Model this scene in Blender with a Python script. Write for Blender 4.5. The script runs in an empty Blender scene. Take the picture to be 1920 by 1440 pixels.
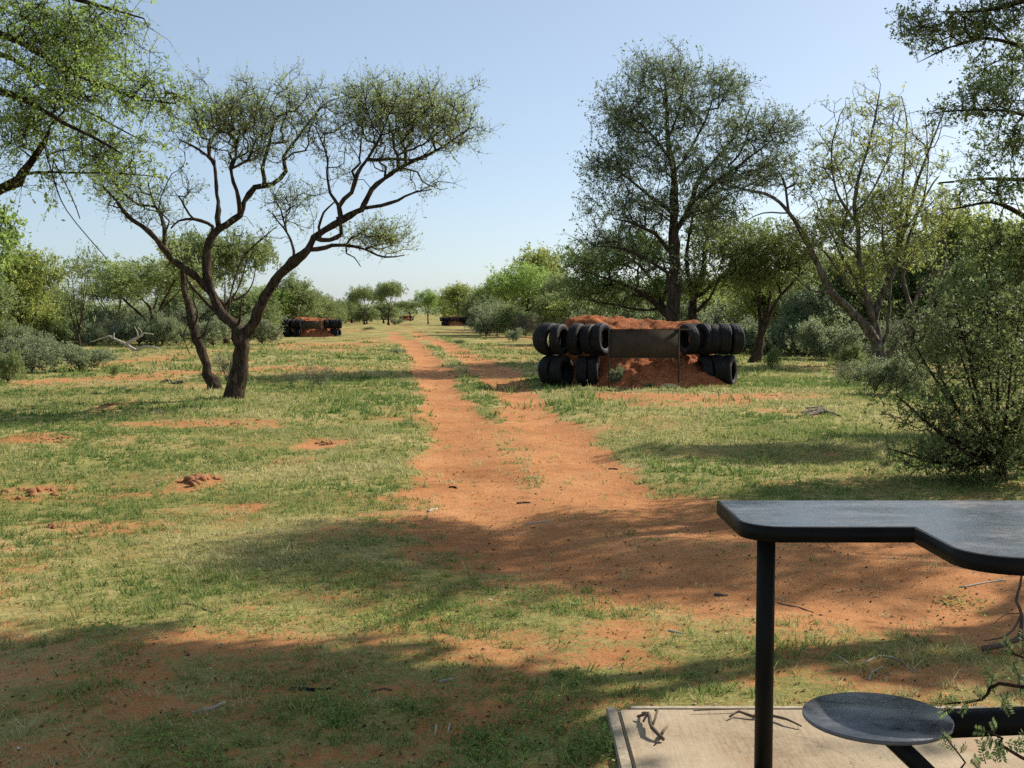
import bpy, math, random
import numpy as np
from mathutils import Vector, Matrix, kdtree

sc = bpy.context.scene
R = math.radians
# ------------------------------------------------------------------ camera
F = 2200.0                       # focal length in photo pixels (1920 wide)
CAMH = 1.6
PITCH = math.atan(133 / F)
cd = bpy.data.cameras.new('camera'); cam = bpy.data.objects.new('camera', cd)
sc.collection.objects.link(cam); sc.camera = cam
cam.location = (0, 0, CAMH); cam.rotation_euler = (math.pi / 2 - PITCH, 0, 0)
cd.sensor_width = 36; cd.lens = F / 1920 * 36; cd.clip_end = 9000; cd.clip_start = 0.05
# ------------------------------------------------------------------ sky, sun, exposure
SUN_EL = R(35); SUN_AZ = math.atan2(0.80, 0.60)      # azimuth clockwise from +Y
w = bpy.data.worlds.new('World'); sc.world = w; w.use_nodes = True
nt = w.node_tree; bg = nt.nodes['Background']
sky = nt.nodes.new('ShaderNodeTexSky'); sky.sky_type = 'NISHITA'; sky.sun_disc = False
sky.sun_elevation = SUN_EL; sky.sun_rotation = SUN_AZ
sky.air_density = 0.74; sky.dust_density = 2.2; sky.ozone_density = 1.3; sky.altitude = 900
wb = nt.nodes.new('ShaderNodeMix'); wb.data_type = 'RGBA'; wb.blend_type = 'MULTIPLY'; wb.inputs[0].default_value = 1.0
wb.inputs[7].default_value = (1.06, 1.06, 1.01, 1)      # camera white balance for the sky
veil = nt.nodes.new('ShaderNodeMix'); veil.data_type = 'RGBA'; veil.inputs[0].default_value = .40
veil.inputs[7].default_value = (3.2, 3.95, 4.95, 1)      # thin even haze over the whole sky
nt.links.new(sky.outputs[0], veil.inputs[6]); nt.links.new(veil.outputs[2], wb.inputs[6]); nt.links.new(wb.outputs[2], bg.inputs[0]); bg.inputs[1].default_value = 0.110
sd = bpy.data.lights.new('sun', 'SUN'); sun = bpy.data.objects.new('sun', sd); sc.collection.objects.link(sun)
sd.energy = 5.0; sd.angle = R(0.55); sd.color = (1.0, 0.93, 0.82)
S = Vector((math.sin(SUN_AZ) * math.cos(SUN_EL), math.cos(SUN_AZ) * math.cos(SUN_EL), math.sin(SUN_EL)))
sun.rotation_euler = S.to_track_quat('Z', 'Y').to_euler(); sun.location = (20, 15, 25)
sc.view_settings.view_transform = 'Standard'; sc.view_settings.look = 'None'
sc.view_settings.exposure = 0.52; sc.view_settings.gamma = 1.0
sc.render.engine = 'CYCLES'
sc.cycles.max_bounces = 4; sc.cycles.diffuse_bounces = 1; sc.cycles.transmission_bounces = 3; sc.cycles.glossy_bounces = 2
sc.cycles.use_adaptive_sampling = True; sc.cycles.adaptive_threshold = 0.02
sc.cycles.use_denoising = False

# ------------------------------------------------------------------ helpers
C = sc.collection
CP, SP = math.cos(PITCH), math.sin(PITCH)
def pt(px, py, Y):
    """world point at forward distance Y seen at photo pixel (px, py)"""
    x = (px - 960) / F; y = (720 - py) / F
    t = Y / (CP + y * SP)
    return np.array((x * t, Y, CAMH + t * (-SP + y * CP)))
def gp(px, py, z=0.0):
    x = (px - 960) / F; y = (720 - py) / F
    t = (z - CAMH) / (-SP + y * CP)
    return np.array((x * t, (CP + y * SP) * t, z))

def tag(o, label=None, cat=None, group=None, kind=None):
    if label: o['label'] = label
    if cat: o['category'] = cat
    if group: o['group'] = group
    if kind: o['kind'] = kind
    return o
def link(name, data, parent=None, loc=None, mat=None):
    o = bpy.data.objects.new(name, data); C.objects.link(o)
    if parent is not None: o.parent = parent
    if loc is not None: o.location = [float(v) for v in loc]
    if mat is not None and data is not None: data.materials.append(mat)
    return o
def mesh_np(name, V, quads=None, tris=None, smooth=False, face_attr=None, point_attr=None):
    me = bpy.data.meshes.new(name)
    V = np.asarray(V, np.float32).reshape(-1, 3)
    q = np.zeros((0, 4), np.int32) if quads is None else np.asarray(quads, np.int32).reshape(-1, 4)
    t = np.zeros((0, 3), np.int32) if tris is None else np.asarray(tris, np.int32).reshape(-1, 3)
    me.vertices.add(len(V)); me.vertices.foreach_set('co', V.ravel())
    loops = np.concatenate([q.ravel(), t.ravel()]).astype(np.int32)
    me.loops.add(len(loops)); me.loops.foreach_set('vertex_index', loops)
    n = len(q) + len(t); me.polygons.add(n)
    st = np.concatenate([np.arange(len(q)) * 4, len(q) * 4 + np.arange(len(t)) * 3]).astype(np.int32)
    me.polygons.foreach_set('loop_start', st)
    if smooth: me.polygons.foreach_set('use_smooth', np.ones(n, bool))
    me.update(calc_edges=True)
    for k, v in (face_attr or {}).items():
        a = me.attributes.new(k, 'FLOAT', 'FACE'); a.data.foreach_set('value', np.asarray(v, np.float32))
    for k, v in (point_attr or {}).items():
        a = me.attributes.new(k, 'FLOAT', 'POINT'); a.data.foreach_set('value', np.asarray(v, np.float32))
    return me
class MB:
    """collects simple solids in one mesh"""
    def __init__(s): s.V = []; s.Q = []; s.T = []; s.n = 0
    def add(s, V, Q=None, T=None):
        V = np.asarray(V, float).reshape(-1, 3)
        if Q is not None and len(Q): s.Q.append(np.asarray(Q).reshape(-1, 4) + s.n)
        if T is not None and len(T): s.T.append(np.asarray(T).reshape(-1, 3) + s.n)
        s.V.append(V); s.n += len(V)
    def box(s, lo, hi):
        x0, y0, z0 = lo; x1, y1, z1 = hi
        V = [(x0,y0,z0),(x1,y0,z0),(x1,y1,z0),(x0,y1,z0),(x0,y0,z1),(x1,y0,z1),(x1,y1,z1),(x0,y1,z1)]
        s.add(V, [(0,3,2,1),(4,5,6,7),(0,1,5,4),(1,2,6,5),(2,3,7,6),(3,0,4,7)])
    def tube(s, P, rad, n=8, cap=True, noise=0.0, rng=None):
        P = np.asarray(P, float); k = len(P)
        rad = np.broadcast_to(np.asarray(rad, float), (k,)).copy()
        T = np.gradient(P, axis=0); T /= np.linalg.norm(T, axis=1)[:, None] + 1e-9
        m = T.mean(0); ref = np.eye(3)[np.argmin(np.abs(m))]
        A = np.cross(T, ref); A /= np.linalg.norm(A, axis=1)[:, None] + 1e-9
        B = np.cross(T, A)
        th = np.arange(n) * 2 * math.pi / n
        rr = rad[:, None] * np.ones(n)[None]
        if noise and rng is not None: rr = rr * (1 + noise * rng.normal(size=rr.shape))
        V = P[:, None] + rr[..., None] * (np.cos(th)[None, :, None] * A[:, None] + np.sin(th)[None, :, None] * B[:, None])
        i = np.arange(k - 1)[:, None] * n; j = np.arange(n)[None]; j2 = (j + 1) % n
        Q = np.stack([i + j, i + j2, i + n + j2, i + n + j], -1).reshape(-1, 4)
        Tt = None
        Vv = V.reshape(-1, 3)
        if cap:
            Vv = np.concatenate([Vv, P[:1], P[-1:]]); a = k * n; jj = np.arange(n); j3 = (jj + 1) % n
            Tt = np.concatenate([np.stack([np.full(n, a), j3, jj], -1), np.stack([np.full(n, a + 1), (k - 1) * n + jj, (k - 1) * n + j3], -1)])
        s.add(Vv, Q, Tt)
    def mesh(s, name, smooth=False, **kw):
        V = np.concatenate(s.V) if s.V else np.zeros((0, 3))
        return mesh_np(name, V, np.concatenate(s.Q) if s.Q else None, np.concatenate(s.T) if s.T else None, smooth, **kw)
def unit(v): return v / (np.linalg.norm(v, axis=-1, keepdims=True) + 1e-9)
def catmull(P, step):
    P = np.asarray(P, float)
    E = np.concatenate([2 * P[:1] - P[1:2], P, 2 * P[-1:] - P[-2:-1]]); out = []
    for i in range(1, len(E) - 2):
        p0, p1, p2, p3 = E[i - 1:i + 3]
        k = max(1, int(math.ceil(np.linalg.norm((p2 - p1)[:3]) / step)))
        t = (np.arange(k) / k)[:, None]
        out.append(.5 * (2 * p1 + (p2 - p0) * t + (2 * p0 - 5 * p1 + 4 * p2 - p3) * t ** 2 + (3 * p1 - p0 - 3 * p2 + p3) * t ** 3))
    out.append(P[-1:]); return np.concatenate(out)

# value noise ---------------------------------------------------------------
def _h(ix, iy, seed):
    n = (ix.astype(np.int64) * 374761393 + iy.astype(np.int64) * 668265263 + seed * 974711) & 0x7fffffff
    n = ((n ^ (n >> 13)) * 1274126177) & 0x7fffffff
    return ((n ^ (n >> 16)) & 0xffff) / 65535.0
def vnoise(x, y, seed=0):
    x = np.asarray(x, float); y = np.asarray(y, float)
    ix = np.floor(x); iy = np.floor(y); fx = x - ix; fy = y - iy
    fx = fx * fx * (3 - 2 * fx); fy = fy * fy * (3 - 2 * fy)
    a = _h(ix, iy, seed); b = _h(ix + 1, iy, seed); c = _h(ix, iy + 1, seed); d = _h(ix + 1, iy + 1, seed)
    return (a * (1 - fx) + b * fx) * (1 - fy) + (c * (1 - fx) + d * fx) * fy
def fbm(x, y, s, oct=4, seed=0):
    v = 0; a = .5; t = 0
    for o in range(oct):
        v = v + a * vnoise(x * s, y * s, seed + o * 17); t += a; a *= .5; s *= 2.03
    return v / t
def sstep(a, b, v):
    t = np.clip((v - a) / (b - a), 0, 1); return t * t * (3 - 2 * t)

# ------------------------------------------------------------------ materials
def newmat(name):
    m = bpy.data.materials.new(name); m.use_nodes = True
    n = m.node_tree; n.nodes.clear()
    return m, n
def nd(n, typ, **kw):
    o = n.nodes.new(typ)
    for k, v in kw.items():
        if k.startswith('i_'):
            key = k[2:]; o.inputs[int(key) if key.isdigit() else key.replace('_', ' ')].default_value = v
        else: setattr(o, k, v)
    return o
def noise(n, scale, detail=4, rough=.55, coord=None, dist=0.0):
    o = nd(n, 'ShaderNodeTexNoise'); o.inputs['Scale'].default_value = scale; o.inputs['Detail'].default_value = detail
    o.inputs['Roughness'].default_value = rough; o.inputs['Distortion'].default_value = dist
    if coord is not None: n.links.new(coord, o.inputs['Vector'])
    return o.outputs['Fac']
def ramp(n, fac, stops):
    o = nd(n, 'ShaderNodeValToRGB'); n.links.new(fac, o.inputs[0]); e = o.color_ramp.elements
    e[0].position, e[0].color = stops[0][0], (*stops[0][1], 1)
    e[1].position, e[1].color = stops[-1][0], (*stops[-1][1], 1)
    for p, c in stops[1:-1]:
        x = e.new(p); x.color = (*c, 1)
    return o.outputs[0]
def mixc(n, fac, a, b, typ='MIX'):
    o = nd(n, 'ShaderNodeMix', data_type='RGBA', blend_type=typ)
    for sck, v in ((0, fac), (6, a), (7, b)):
        if hasattr(v, 'is_output'): n.links.new(v, o.inputs[sck])
        else: o.inputs[sck].default_value = v if not isinstance(v, tuple) or len(v) == 4 else (*v, 1)
    return o.outputs[2]
def math_(n, op, a, b=None, c=None, clamp=False):
    o = nd(n, 'ShaderNodeMath', operation=op, use_clamp=clamp)
    for i, v in enumerate((a, b, c)):
        if v is None: continue
        if hasattr(v, 'is_output'): n.links.new(v, o.inputs[i])
        else: o.inputs[i].default_value = v
    return o.outputs[0]
def principled(n, col, rough=.8, spec=.3, bump=None, bstr=.3, bdist=.02, metallic=0.0):
    p = nd(n, 'ShaderNodeBsdfPrincipled')
    if hasattr(col, 'is_output'): n.links.new(col, p.inputs['Base Color'])
    else: p.inputs['Base Color'].default_value = (*col, 1)
    if hasattr(rough, 'is_output'): n.links.new(rough, p.inputs['Roughness'])
    else: p.inputs['Roughness'].default_value = rough
    p.inputs['Specular IOR Level'].default_value = spec; p.inputs['Metallic'].default_value = metallic
    if bump is not None:
        b = nd(n, 'ShaderNodeBump'); b.inputs['Strength'].default_value = bstr; b.inputs['Distance'].default_value = bdist
        n.links.new(bump, b.inputs['Height']); n.links.new(b.outputs[0], p.inputs['Normal'])
    return p
def out(n, sh):
    o = nd(n, 'ShaderNodeOutputMaterial'); n.links.new(sh, o.inputs[0])
def objco(n): return nd(n, 'ShaderNodeTexCoord').outputs['Object']
def geopos(n): return nd(n, 'ShaderNodeNewGeometry').outputs['Position']

def leaf_mat(name, dark, light, transl=.38, tcol=None):
    m, n = newmat(name)
    at = nd(n, 'ShaderNodeAttribute', attribute_name='tint').outputs['Fac']
    nz = noise(n, .9, 2, .5, geopos(n))
    f = math_(n, 'MULTIPLY_ADD', nz, .9, math_(n, 'MULTIPLY_ADD', at, .8, -.42), clamp=True)
    col = mixc(n, f, dark, light)
    p = principled(n, col, .55, .25)
    t = nd(n, 'ShaderNodeBsdfTranslucent')
    n.links.new(mixc(n, .45, col, tcol or tuple(min(1, c * 1.7) for c in light)), t.inputs[0])
    mx = nd(n, 'ShaderNodeMixShader'); mx.inputs[0].default_value = transl
    n.links.new(p.outputs[0], mx.inputs[1]); n.links.new(t.outputs[0], mx.inputs[2]); out(n, mx.outputs[0]); return m
def bark_mat(name, a, b, sc_=14):
    m, n = newmat(name); co = objco(n)
    mp = nd(n, 'ShaderNodeMapping'); mp.inputs['Scale'].default_value = (1, 1, .28); n.links.new(co, mp.inputs[0])
    nz = noise(n, sc_, 8, .75, mp.outputs[0], .8); n2 = noise(n, 2.2, 3, .5, co)
    col = mixc(n, n2, ramp(n, nz, [(.34, tuple(c * .25 for c in a)), (.54, a), (.68, tuple(c * 1.25 for c in b))]), ramp(n, nz, [(.38, tuple(c * .25 for c in a)), (.64, b)]))
    p = principled(n, col, .95, .08, nz, 1.0, .07); out(n, p.outputs[0]); return m
M = {}
M['leaf_olive'] = leaf_mat('leaf_olive', (.130, .180, .058), (.310, .370, .130), .5)
M['leaf_grey'] = leaf_mat('leaf_grey', (.095, .135, .062), (.225, .285, .140), .42)
M['leaf_yellow'] = leaf_mat('leaf_yellow', (.145, .185, .045), (.340, .375, .095), .5)
M['leaf_bright'] = leaf_mat('leaf_bright', (.120, .195, .042), (.290, .390, .095), .52)
M['leaf_dark'] = leaf_mat('leaf_dark', (.075, .120, .042), (.190, .255, .085), .44)
M['leaf_far'] = leaf_mat('leaf_far', (.105, .148, .052), (.250, .300, .108), .44)
M['leaf_shrub'] = leaf_mat('leaf_shrub', (.125, .160, .080), (.265, .305, .160), .42)
M['leaf_brush'] = leaf_mat('leaf_brush', (.14, .11, .085), (.30, .25, .19), .1)
M['bark'] = bark_mat('bark', (.062, .044, .030), (.15, .112, .078))
M['bark_grey'] = bark_mat('bark_grey', (.12, .10, .076), (.33, .285, .22), 9)
M['bark_red'] = bark_mat('bark_red', (.062, .040, .026), (.15, .10, .066))
M['dead_wood'] = bark_mat('dead_wood', (.22, .18, .14), (.42, .36, .29), 10)

SOIL_A, SOIL_B, SOIL_C = (.28, .115, .040), (.415, .182, .070), (.50, .255, .112)
def soil_color(n, co):
    a = noise(n, .7, 5, .6, co); b = noise(n, 9, 6, .7, co)
    c = math_(n, 'ADD', math_(n, 'MULTIPLY', a, .55), math_(n, 'MULTIPLY', b, .45))
    return ramp(n, c, [(.32, SOIL_A), (.5, SOIL_B), (.68, SOIL_C)])
def ground_mat():
    m, n = newmat('ground'); co = geopos(n)
    g = nd(n, 'ShaderNodeAttribute', attribute_name='grass').outputs['Fac']
    soil = soil_color(n, co)
    spk = noise(n, 75, 3, .7, co)
    soil = mixc(n, math_(n, 'MULTIPLY', math_(n, 'GREATER_THAN', spk, .66), .55), soil, (.09, .045, .025))
    n1 = noise(n, 2.6, 8, .72, co); n2 = noise(n, 26, 6, .8, co)
    v = math_(n, 'ADD', g, math_(n, 'ADD', math_(n, 'MULTIPLY_ADD', n1, 1.5, -.75), math_(n, 'MULTIPLY_ADD', n2, 1.7, -.85)))
    fac = nd(n, 'ShaderNodeMapRange', interpolation_type='SMOOTHSTEP'); n.links.new(v, fac.inputs[0])
    fac.inputs[1].default_value = .34; fac.inputs[2].default_value = .74
    gv = math_(n, 'ADD', math_(n, 'MULTIPLY', noise(n, .45, 5, .65, co), .5), math_(n, 'MULTIPLY', noise(n, 20, 6, .82, co), .5))
    gcol = ramp(n, gv, [(.40, (.070, .098, .024)), (.47, (.165, .190, .052)), (.53, (.270, .262, .090)), (.60, (.42, .34, .16))])
    col = mixc(n, math_(n, 'MULTIPLY', fac.outputs[0], .88), soil, gcol)
    h = math_(n, 'ADD', noise(n, 30, 6, .75, co), math_(n, 'MULTIPLY', noise(n, 5, 4, .6, co), 1.2))
    p = principled(n, col, .95, .08, h, .55, .03); out(n, p.outputs[0]); return m
M['ground'] = ground_mat()
def mound_mat():
    m, n = newmat('mound_soil'); co = objco(n)
    a = noise(n, 3.0, 6, .7, co); b = noise(n, 22, 5, .7, co)
    c = math_(n, 'ADD', math_(n, 'MULTIPLY', a, .6), math_(n, 'MULTIPLY', b, .4))
    col = ramp(n, c, [(.36, (.085, .030, .014)), (.47, (.24, .080, .031)), (.60, (.43, .150, .058))])
    p = principled(n, col, .95, .08, b, .7, .05); out(n, p.outputs[0]); return m
M['mound'] = mound_mat()
M['clod'] = None
def rubber_mat():
    m, n = newmat('rubber'); co = objco(n); a = noise(n, 6, 5, .65, co); b = noise(n, 40, 3, .6, co)
    col = ramp(n, a, [(.35, (.007, .007, .008)), (.58, (.015, .0145, .014)), (.72, (.060, .044, .033))])
    p = principled(n, col, .7, .22, b, .2, .01); out(n, p.outputs[0]); return m
M['rubber'] = rubber_mat()
def steel_mat(name, a, b, rough=.5, spec=.5, scl=5):
    m, n = newmat(name); co = objco(n); nz = noise(n, scl, 6, .65, co)
    col = ramp(n, nz, [(.38, a), (.66, b)])
    rg = math_(n, 'MULTIPLY_ADD', nz, .22, rough - .1)
    p = principled(n, col, rg, spec, noise(n, 60, 3, .5, co), .06, .004); out(n, p.outputs[0]); return m
M['plate'] = steel_mat('plate', (.050, .042, .033), (.085, .066, .048), .95, .05, 3)
M['black_paint'] = steel_mat('black_paint', (.005, .0048, .0045), (.011, .010, .009), .55, .16)
def tabletop_mat():
    m, n = newmat('tabletop'); co = objco(n)
    mp = nd(n, 'ShaderNodeMapping'); mp.inputs['Scale'].default_value = (.6, 2.2, 1); n.links.new(co, mp.inputs[0])
    a = noise(n, 3.5, 5, .6, mp.outputs[0]); b = noise(n, 26, 5, .75, co)
    col = ramp(n, math_(n, 'ADD', math_(n, 'MULTIPLY', a, .6), math_(n, 'MULTIPLY', b, .4)), [(.36, (.036, .042, .050)), (.50, (.090, .098, .108)), (.60, (.14, .145, .150)), (.68, (.24, .235, .22))])
    rg = math_(n, 'MULTIPLY_ADD', b, .40, math_(n, 'MULTIPLY_ADD', a, .7, -.30), clamp=True)
    ms_ = nd(n, 'ShaderNodeMapping'); ms_.inputs['Scale'].default_value = (1.2, 26, 1); ms_.inputs['Rotation'].default_value = (0, 0, .25); n.links.new(co, ms_.inputs[0])
    scr = math_(n, 'GREATER_THAN', noise(n, 7, 3, .6, ms_.outputs[0]), .70)
    col = mixc(n, math_(n, 'MULTIPLY', scr, .45), col, (.24, .235, .23))
    du = nd(n, 'ShaderNodeMapRange', interpolation_type='SMOOTHSTEP'); n.links.new(noise(n, 2.3, 7, .75, co), du.inputs[0]); du.inputs[1].default_value = .50; du.inputs[2].default_value = .72; du.inputs[4].default_value = .55
    col = mixc(n, du.outputs[0], col, (.20, .145, .105))
    spot = math_(n, 'GREATER_THAN', noise(n, 38, 2, .5, co), .74); col = mixc(n, spot, col, (.012, .012, .012))
    rg = math_(n, 'ADD', rg, math_(n, 'MULTIPLY', du.outputs[0], .5), clamp=True)
    p = principled(n, col, rg, .5, b, .05, .003); out(n, p.outputs[0]); return m
M['tabletop'] = tabletop_mat()
def concrete_mat():
    m, n = newmat('concrete'); co = geopos(n); a = noise(n, 1.8, 5, .6, co); b = noise(n, 45, 5, .75, co)
    mp = nd(n, 'ShaderNodeMapping'); mp.inputs['Scale'].default_value = (14, 1.0, 1); mp.inputs['Rotation'].default_value = (0, 0, R(30)); n.links.new(co, mp.inputs[0])
    br = noise(n, 6, 4, .6, mp.outputs[0])
    v = math_(n, 'ADD', math_(n, 'MULTIPLY', a, .55), math_(n, 'ADD', math_(n, 'MULTIPLY', b, .25), math_(n, 'MULTIPLY', br, .2)))
    col = ramp(n, v, [(.36, (.24, .175, .11)), (.46, (.36, .28, .185)), (.56, (.43, .345, .235)), (.66, (.50, .41, .29))])
    sd_ = nd(n, 'ShaderNodeMapRange', interpolation_type='SMOOTHSTEP'); n.links.new(noise(n, 1.1, 8, .7, co, .6), sd_.inputs[0]); sd_.inputs[1].default_value = .50; sd_.inputs[2].default_value = .66; sd_.inputs[4].default_value = .6
    col = mixc(n, sd_.outputs[0], col, (.33, .175, .085))
    vo = nd(n, 'ShaderNodeTexVoronoi', feature='DISTANCE_TO_EDGE'); vo.inputs['Scale'].default_value = .45; wv = nd(n, 'ShaderNodeVectorMath', operation='ADD'); n.links.new(co, wv.inputs[0])
    nz_ = nd(n, 'ShaderNodeTexNoise'); nz_.inputs['Scale'].default_value = 3.0; nz_.inputs['Detail'].default_value = 6; n.links.new(co, nz_.inputs['Vector']); n.links.new(nz_.outputs['Color'], wv.inputs[1]); n.links.new(wv.outputs[0], vo.inputs['Vector'])
    crk = math_(n, 'LESS_THAN', vo.outputs['Distance'], .0022); col = mixc(n, math_(n, 'MULTIPLY', crk, .45), col, (.10, .075, .05))
    pit = math_(n, 'GREATER_THAN', noise(n, 55, 2, .5, co), .73); col = mixc(n, pit, col, (.09, .065, .04))
    p = principled(n, col, .9, .15, math_(n, 'ADD', b, br), .25, .006); out(n, p.outputs[0]); return m
M['concrete'] = concrete_mat()
def grass_mat():
    m, n = newmat('grass'); at = nd(n, 'ShaderNodeAttribute', attribute_name='tint').outputs['Fac']
    col = ramp(n, at, [(0, (.085, .165, .036)), (.35, (.190, .260, .070)), (.65, (.36, .36, .130)), (1, (.58, .50, .27))])
    p = principled(n, col, .6, .2); t = nd(n, 'ShaderNodeBsdfTranslucent'); n.links.new(col, t.inputs[0])
    mx = nd(n, 'ShaderNodeMixShader'); mx.inputs[0].default_value = .45
    n.links.new(p.outputs[0], mx.inputs[1]); n.links.new(t.outputs[0], mx.inputs[2]); out(n, mx.outputs[0]); return m
M['grass'] = grass_mat()
def plain(name, col, rough=.85):
    m, n = newmat(name); nz = noise(n, 30, 4, .6, objco(n))
    p = principled(n, ramp(n, nz, [(.3, tuple(c * .6 for c in col)), (.7, col)]), rough, .2, nz, .4, .01); out(n, p.outputs[0]); return m
M['clod'] = plain('clod', (.36, .155, .070), .95); M['plank'] = plain('plank', (.46, .38, .27)); M['twig'] = plain('twig', (.17, .12, .085)); M['twig_pale'] = plain('twig_pale', (.48, .42, .33))
M['char'] = plain('char', (.02, .017, .015)); M['bone'] = plain('bone', (.55, .49, .40))

# ------------------------------------------------------------------ ground
ROAD = np.array([(-290, 3000), (-42, 430), (-10.2, 110), (-4.9, 66), (-1.9, 38), (-.95, 27.5), (-.38, 20), (-.08, 16), (.12, 12.5), (.42, 10.0), (1.3, 8.0), (3.0, 7.0), (6.5, 6.3), (12, 5.5)], float)
RD = catmull(ROAD, 1.0)
RD = RD[np.argsort(np.arange(len(RD)))]
def road_coords(x, y):
    """signed lateral offset to the track's centre line (by nearest point)"""
    sh = x.shape; X = x.ravel(); Y = y.ravel(); off = np.full(X.shape, 99.0); par = np.zeros(X.shape)
    m = (Y > 3) & (Y < 420) & (np.abs(X + .135 * Y - 2) < 16)
    P = np.stack([X[m], Y[m]], 1); o = np.empty(len(P)); pr = np.empty(len(P))
    A = RD[:-1]; D = RD[1:] - A; L2 = (D ** 2).sum(1)
    keep = A[:, 1] < 440; A, D, L2 = A[keep], D[keep], L2[keep]
    for i in range(0, len(P), 20000):
        Q = P[i:i + 20000, None] - A[None]
        t = np.clip((Q * D).sum(-1) / L2, 0, 1)
        E = Q - t[..., None] * D; d2 = (E ** 2).sum(-1); k = d2.argmin(1); r = np.arange(len(k))
        sgn = np.sign(D[k, 0] * E[r, k, 1] - D[k, 1] * E[r, k, 0])
        o[i:i + 20000] = np.sqrt(d2[r, k]) * sgn; pr[i:i + 20000] = A[k, 1]
    off[m] = o; par[m] = pr
    return off.reshape(sh), par.reshape(sh)
# bare patches read off the photograph: px, py, half width px, half height px, strength
BARE = [(40,925,75,24,1.0),(365,898,45,18,1.0),(530,862,55,10,.8),(610,825,38,9,.9),(360,792,130,9,.8),(60,818,75,12,.8),(210,760,40,12,.8),
        (180,985,200,14,.55),(430,985,60,10,.5),(400,950,120,10,.5),(150,712,140,12,1.0),(300,705,120,12,1.0),(280,672,60,12,.9),(540,692,150,9,.65),(700,690,90,9,.4),
        (560,650,120,10,.6),(700,640,90,8,.5),(600,622,110,6,.4),(1150,742,60,7,.7),(1290,748,180,10,.75),(1480,742,90,9,.8),(1480,772,50,9,.6),
        (960,650,90,7,.5),(940,632,80,5,.5),(870,622,50,4,.5),(700,930,120,16,.4),(1290,855,70,14,.55),(1380,905,120,14,.5),(640,1000,120,18,.5),(600,1120,220,30,.22),(760,1230,330,60,.2),
        (420,1200,170,26,.35),(330,1330,190,34,.45),(620,1400,190,26,.5),(120,1400,150,40,.4),(880,1330,110,22,.4),(1080,1240,160,22,.35),(1240,1180,140,24,.35),(1640,1270,150,20,.35),(700,1290,150,20,.4),(160,1260,170,20,.35)]
GREEN = [(120,870,170,26,.45),(430,860,130,22,.25),(620,760,150,20,.3),(860,640,35,5,.5),(745,628,30,4,.5),(860,680,0,0,0),(1120,1280,120,30,.3),(1330,1300,120,16,.45),(1000,1400,180,30,.35),(1560,720,160,16,.35),(1300,730,120,7,.7),(180,1090,200,40,.2),(1640,820,150,20,.25)]
def pix_of(x, y):
    # photo-pixel coordinates of ground points, used only to place the surveyed patches
    d = np.maximum(y * CP + CAMH * SP, .3)
    return 960 + F * x / d, 720 - F * (-CAMH * CP + y * SP) / d
def _patch_to_ground(p):
    c = gp(p[0], p[1]); l = gp(p[0] - p[2], p[1]); r = gp(p[0] + p[2], p[1]); u = gp(p[0], p[1] - p[3]); d = gp(p[0], p[1] + p[3])
    return c[0], (u[1] + d[1]) / 2, max(.05, (r[0] - l[0]) / 2), max(.05, (u[1] - d[1]) / 2), p[4]
BAREG = [_patch_to_ground(p) for p in BARE]; GREENG = [_patch_to_ground(p) for p in GREEN if p[2]]
SLAB = (.42, 4.56)     # left edge x, far edge y
def ground_fields(x, y):
    wob = (fbm(x, y, .9, 3, 5) - .5) * 1.0; wob2 = (fbm(x, y, 3.1, 5, 9) - .5) * .9
    off, par = road_coords(x, y)
    o = off + wob * .45 + wob2 * .5
    n = fbm(x, y, .55, 5, 21)
    g = .86 + (n - .5) * .9
    far = sstep(14, 22, par); near = 1 - sstep(9.0, 12.0, par)
    ao = np.abs(o)
    fw = sstep(18, 34, par); rut = np.exp(-((ao - .66 - .20 * fw) / (.45 + .10 * fw)) ** 4)
    full = 1 - sstep(1.0, 1.95, ao)
    mid = np.clip(rut + .42 * (1 - far) * np.exp(-(ao / .5) ** 2), 0, 1)
    bare = np.where(par > 0, near * full + (1 - near) * mid, 0)
    bare = np.where(np.abs(off) > 20, 0, bare)
    bare *= 1 - .85 * sstep(60, 120, y)
    for (cx, cy, rx, ry, s) in BAREG:
        q = ((x - cx) / rx) ** 2 + ((y - cy) / ry) ** 2 + wob * 3.0 + wob2 * 2.4
        bare = np.maximum(bare, s * .72 * (1 - sstep(-.4, 1.7, q)))
    for (cx, cy, rx, ry, s) in GREENG:
        q = ((x - cx) / rx) ** 2 + ((y - cy) / ry) ** 2 + wob
        g = g + s * (1 - sstep(.1, 1.3, q)) * .6
    g = g - bare * .93 - .06 - .05 * (1 - sstep(8.5, 13, y)) - .05 * (1 - sstep(4.6, 6.2, y))
    g = np.clip(g, -.3, 1.3)
    rutdepth = np.exp(-((np.abs(off) - .78) / .45) ** 2) * (np.abs(off) < 5)
    h = (fbm(x, y, .35, 3, 40) - .5) * .10 + (fbm(x, y, 1.6, 4, 50) - .5) * .07 - .035 * rutdepth + .02 * np.clip(g, 0, 1)
    h = h - .03
    flat = sstep(0, .6, np.maximum(np.maximum(SLAB[0] - .1 - x, y - SLAB[1] - .05), 0))
    h = h * flat
    h = h + (.10 * fbm(x, y, 7, 3, 60) - .05) * np.clip(bare - .5 * (par > 0), 0, 1) * .4 * flat
    for (cx, cy, hw, hh) in ((gp(365, 898)[0], gp(365, 898)[1], .35, .10), (gp(30, 925)[0], gp(30, 925)[1], .5, .07), (gp(210, 764)[0], gp(210, 764)[1], .45, .16), (gp(420, 792)[0], gp(420, 792)[1], .9, .05)):
        h = h + hh * np.exp(-(((x - cx) / hw) ** 2 + ((y - cy) / (hw * .9)) ** 2)) * (.2 + .5 * fbm(x, y, 5, 3, 70))
    return g, h
def height(x, y):
    return float(ground_fields(np.array([float(x)]), np.array([float(y)]))[1][0])

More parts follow.
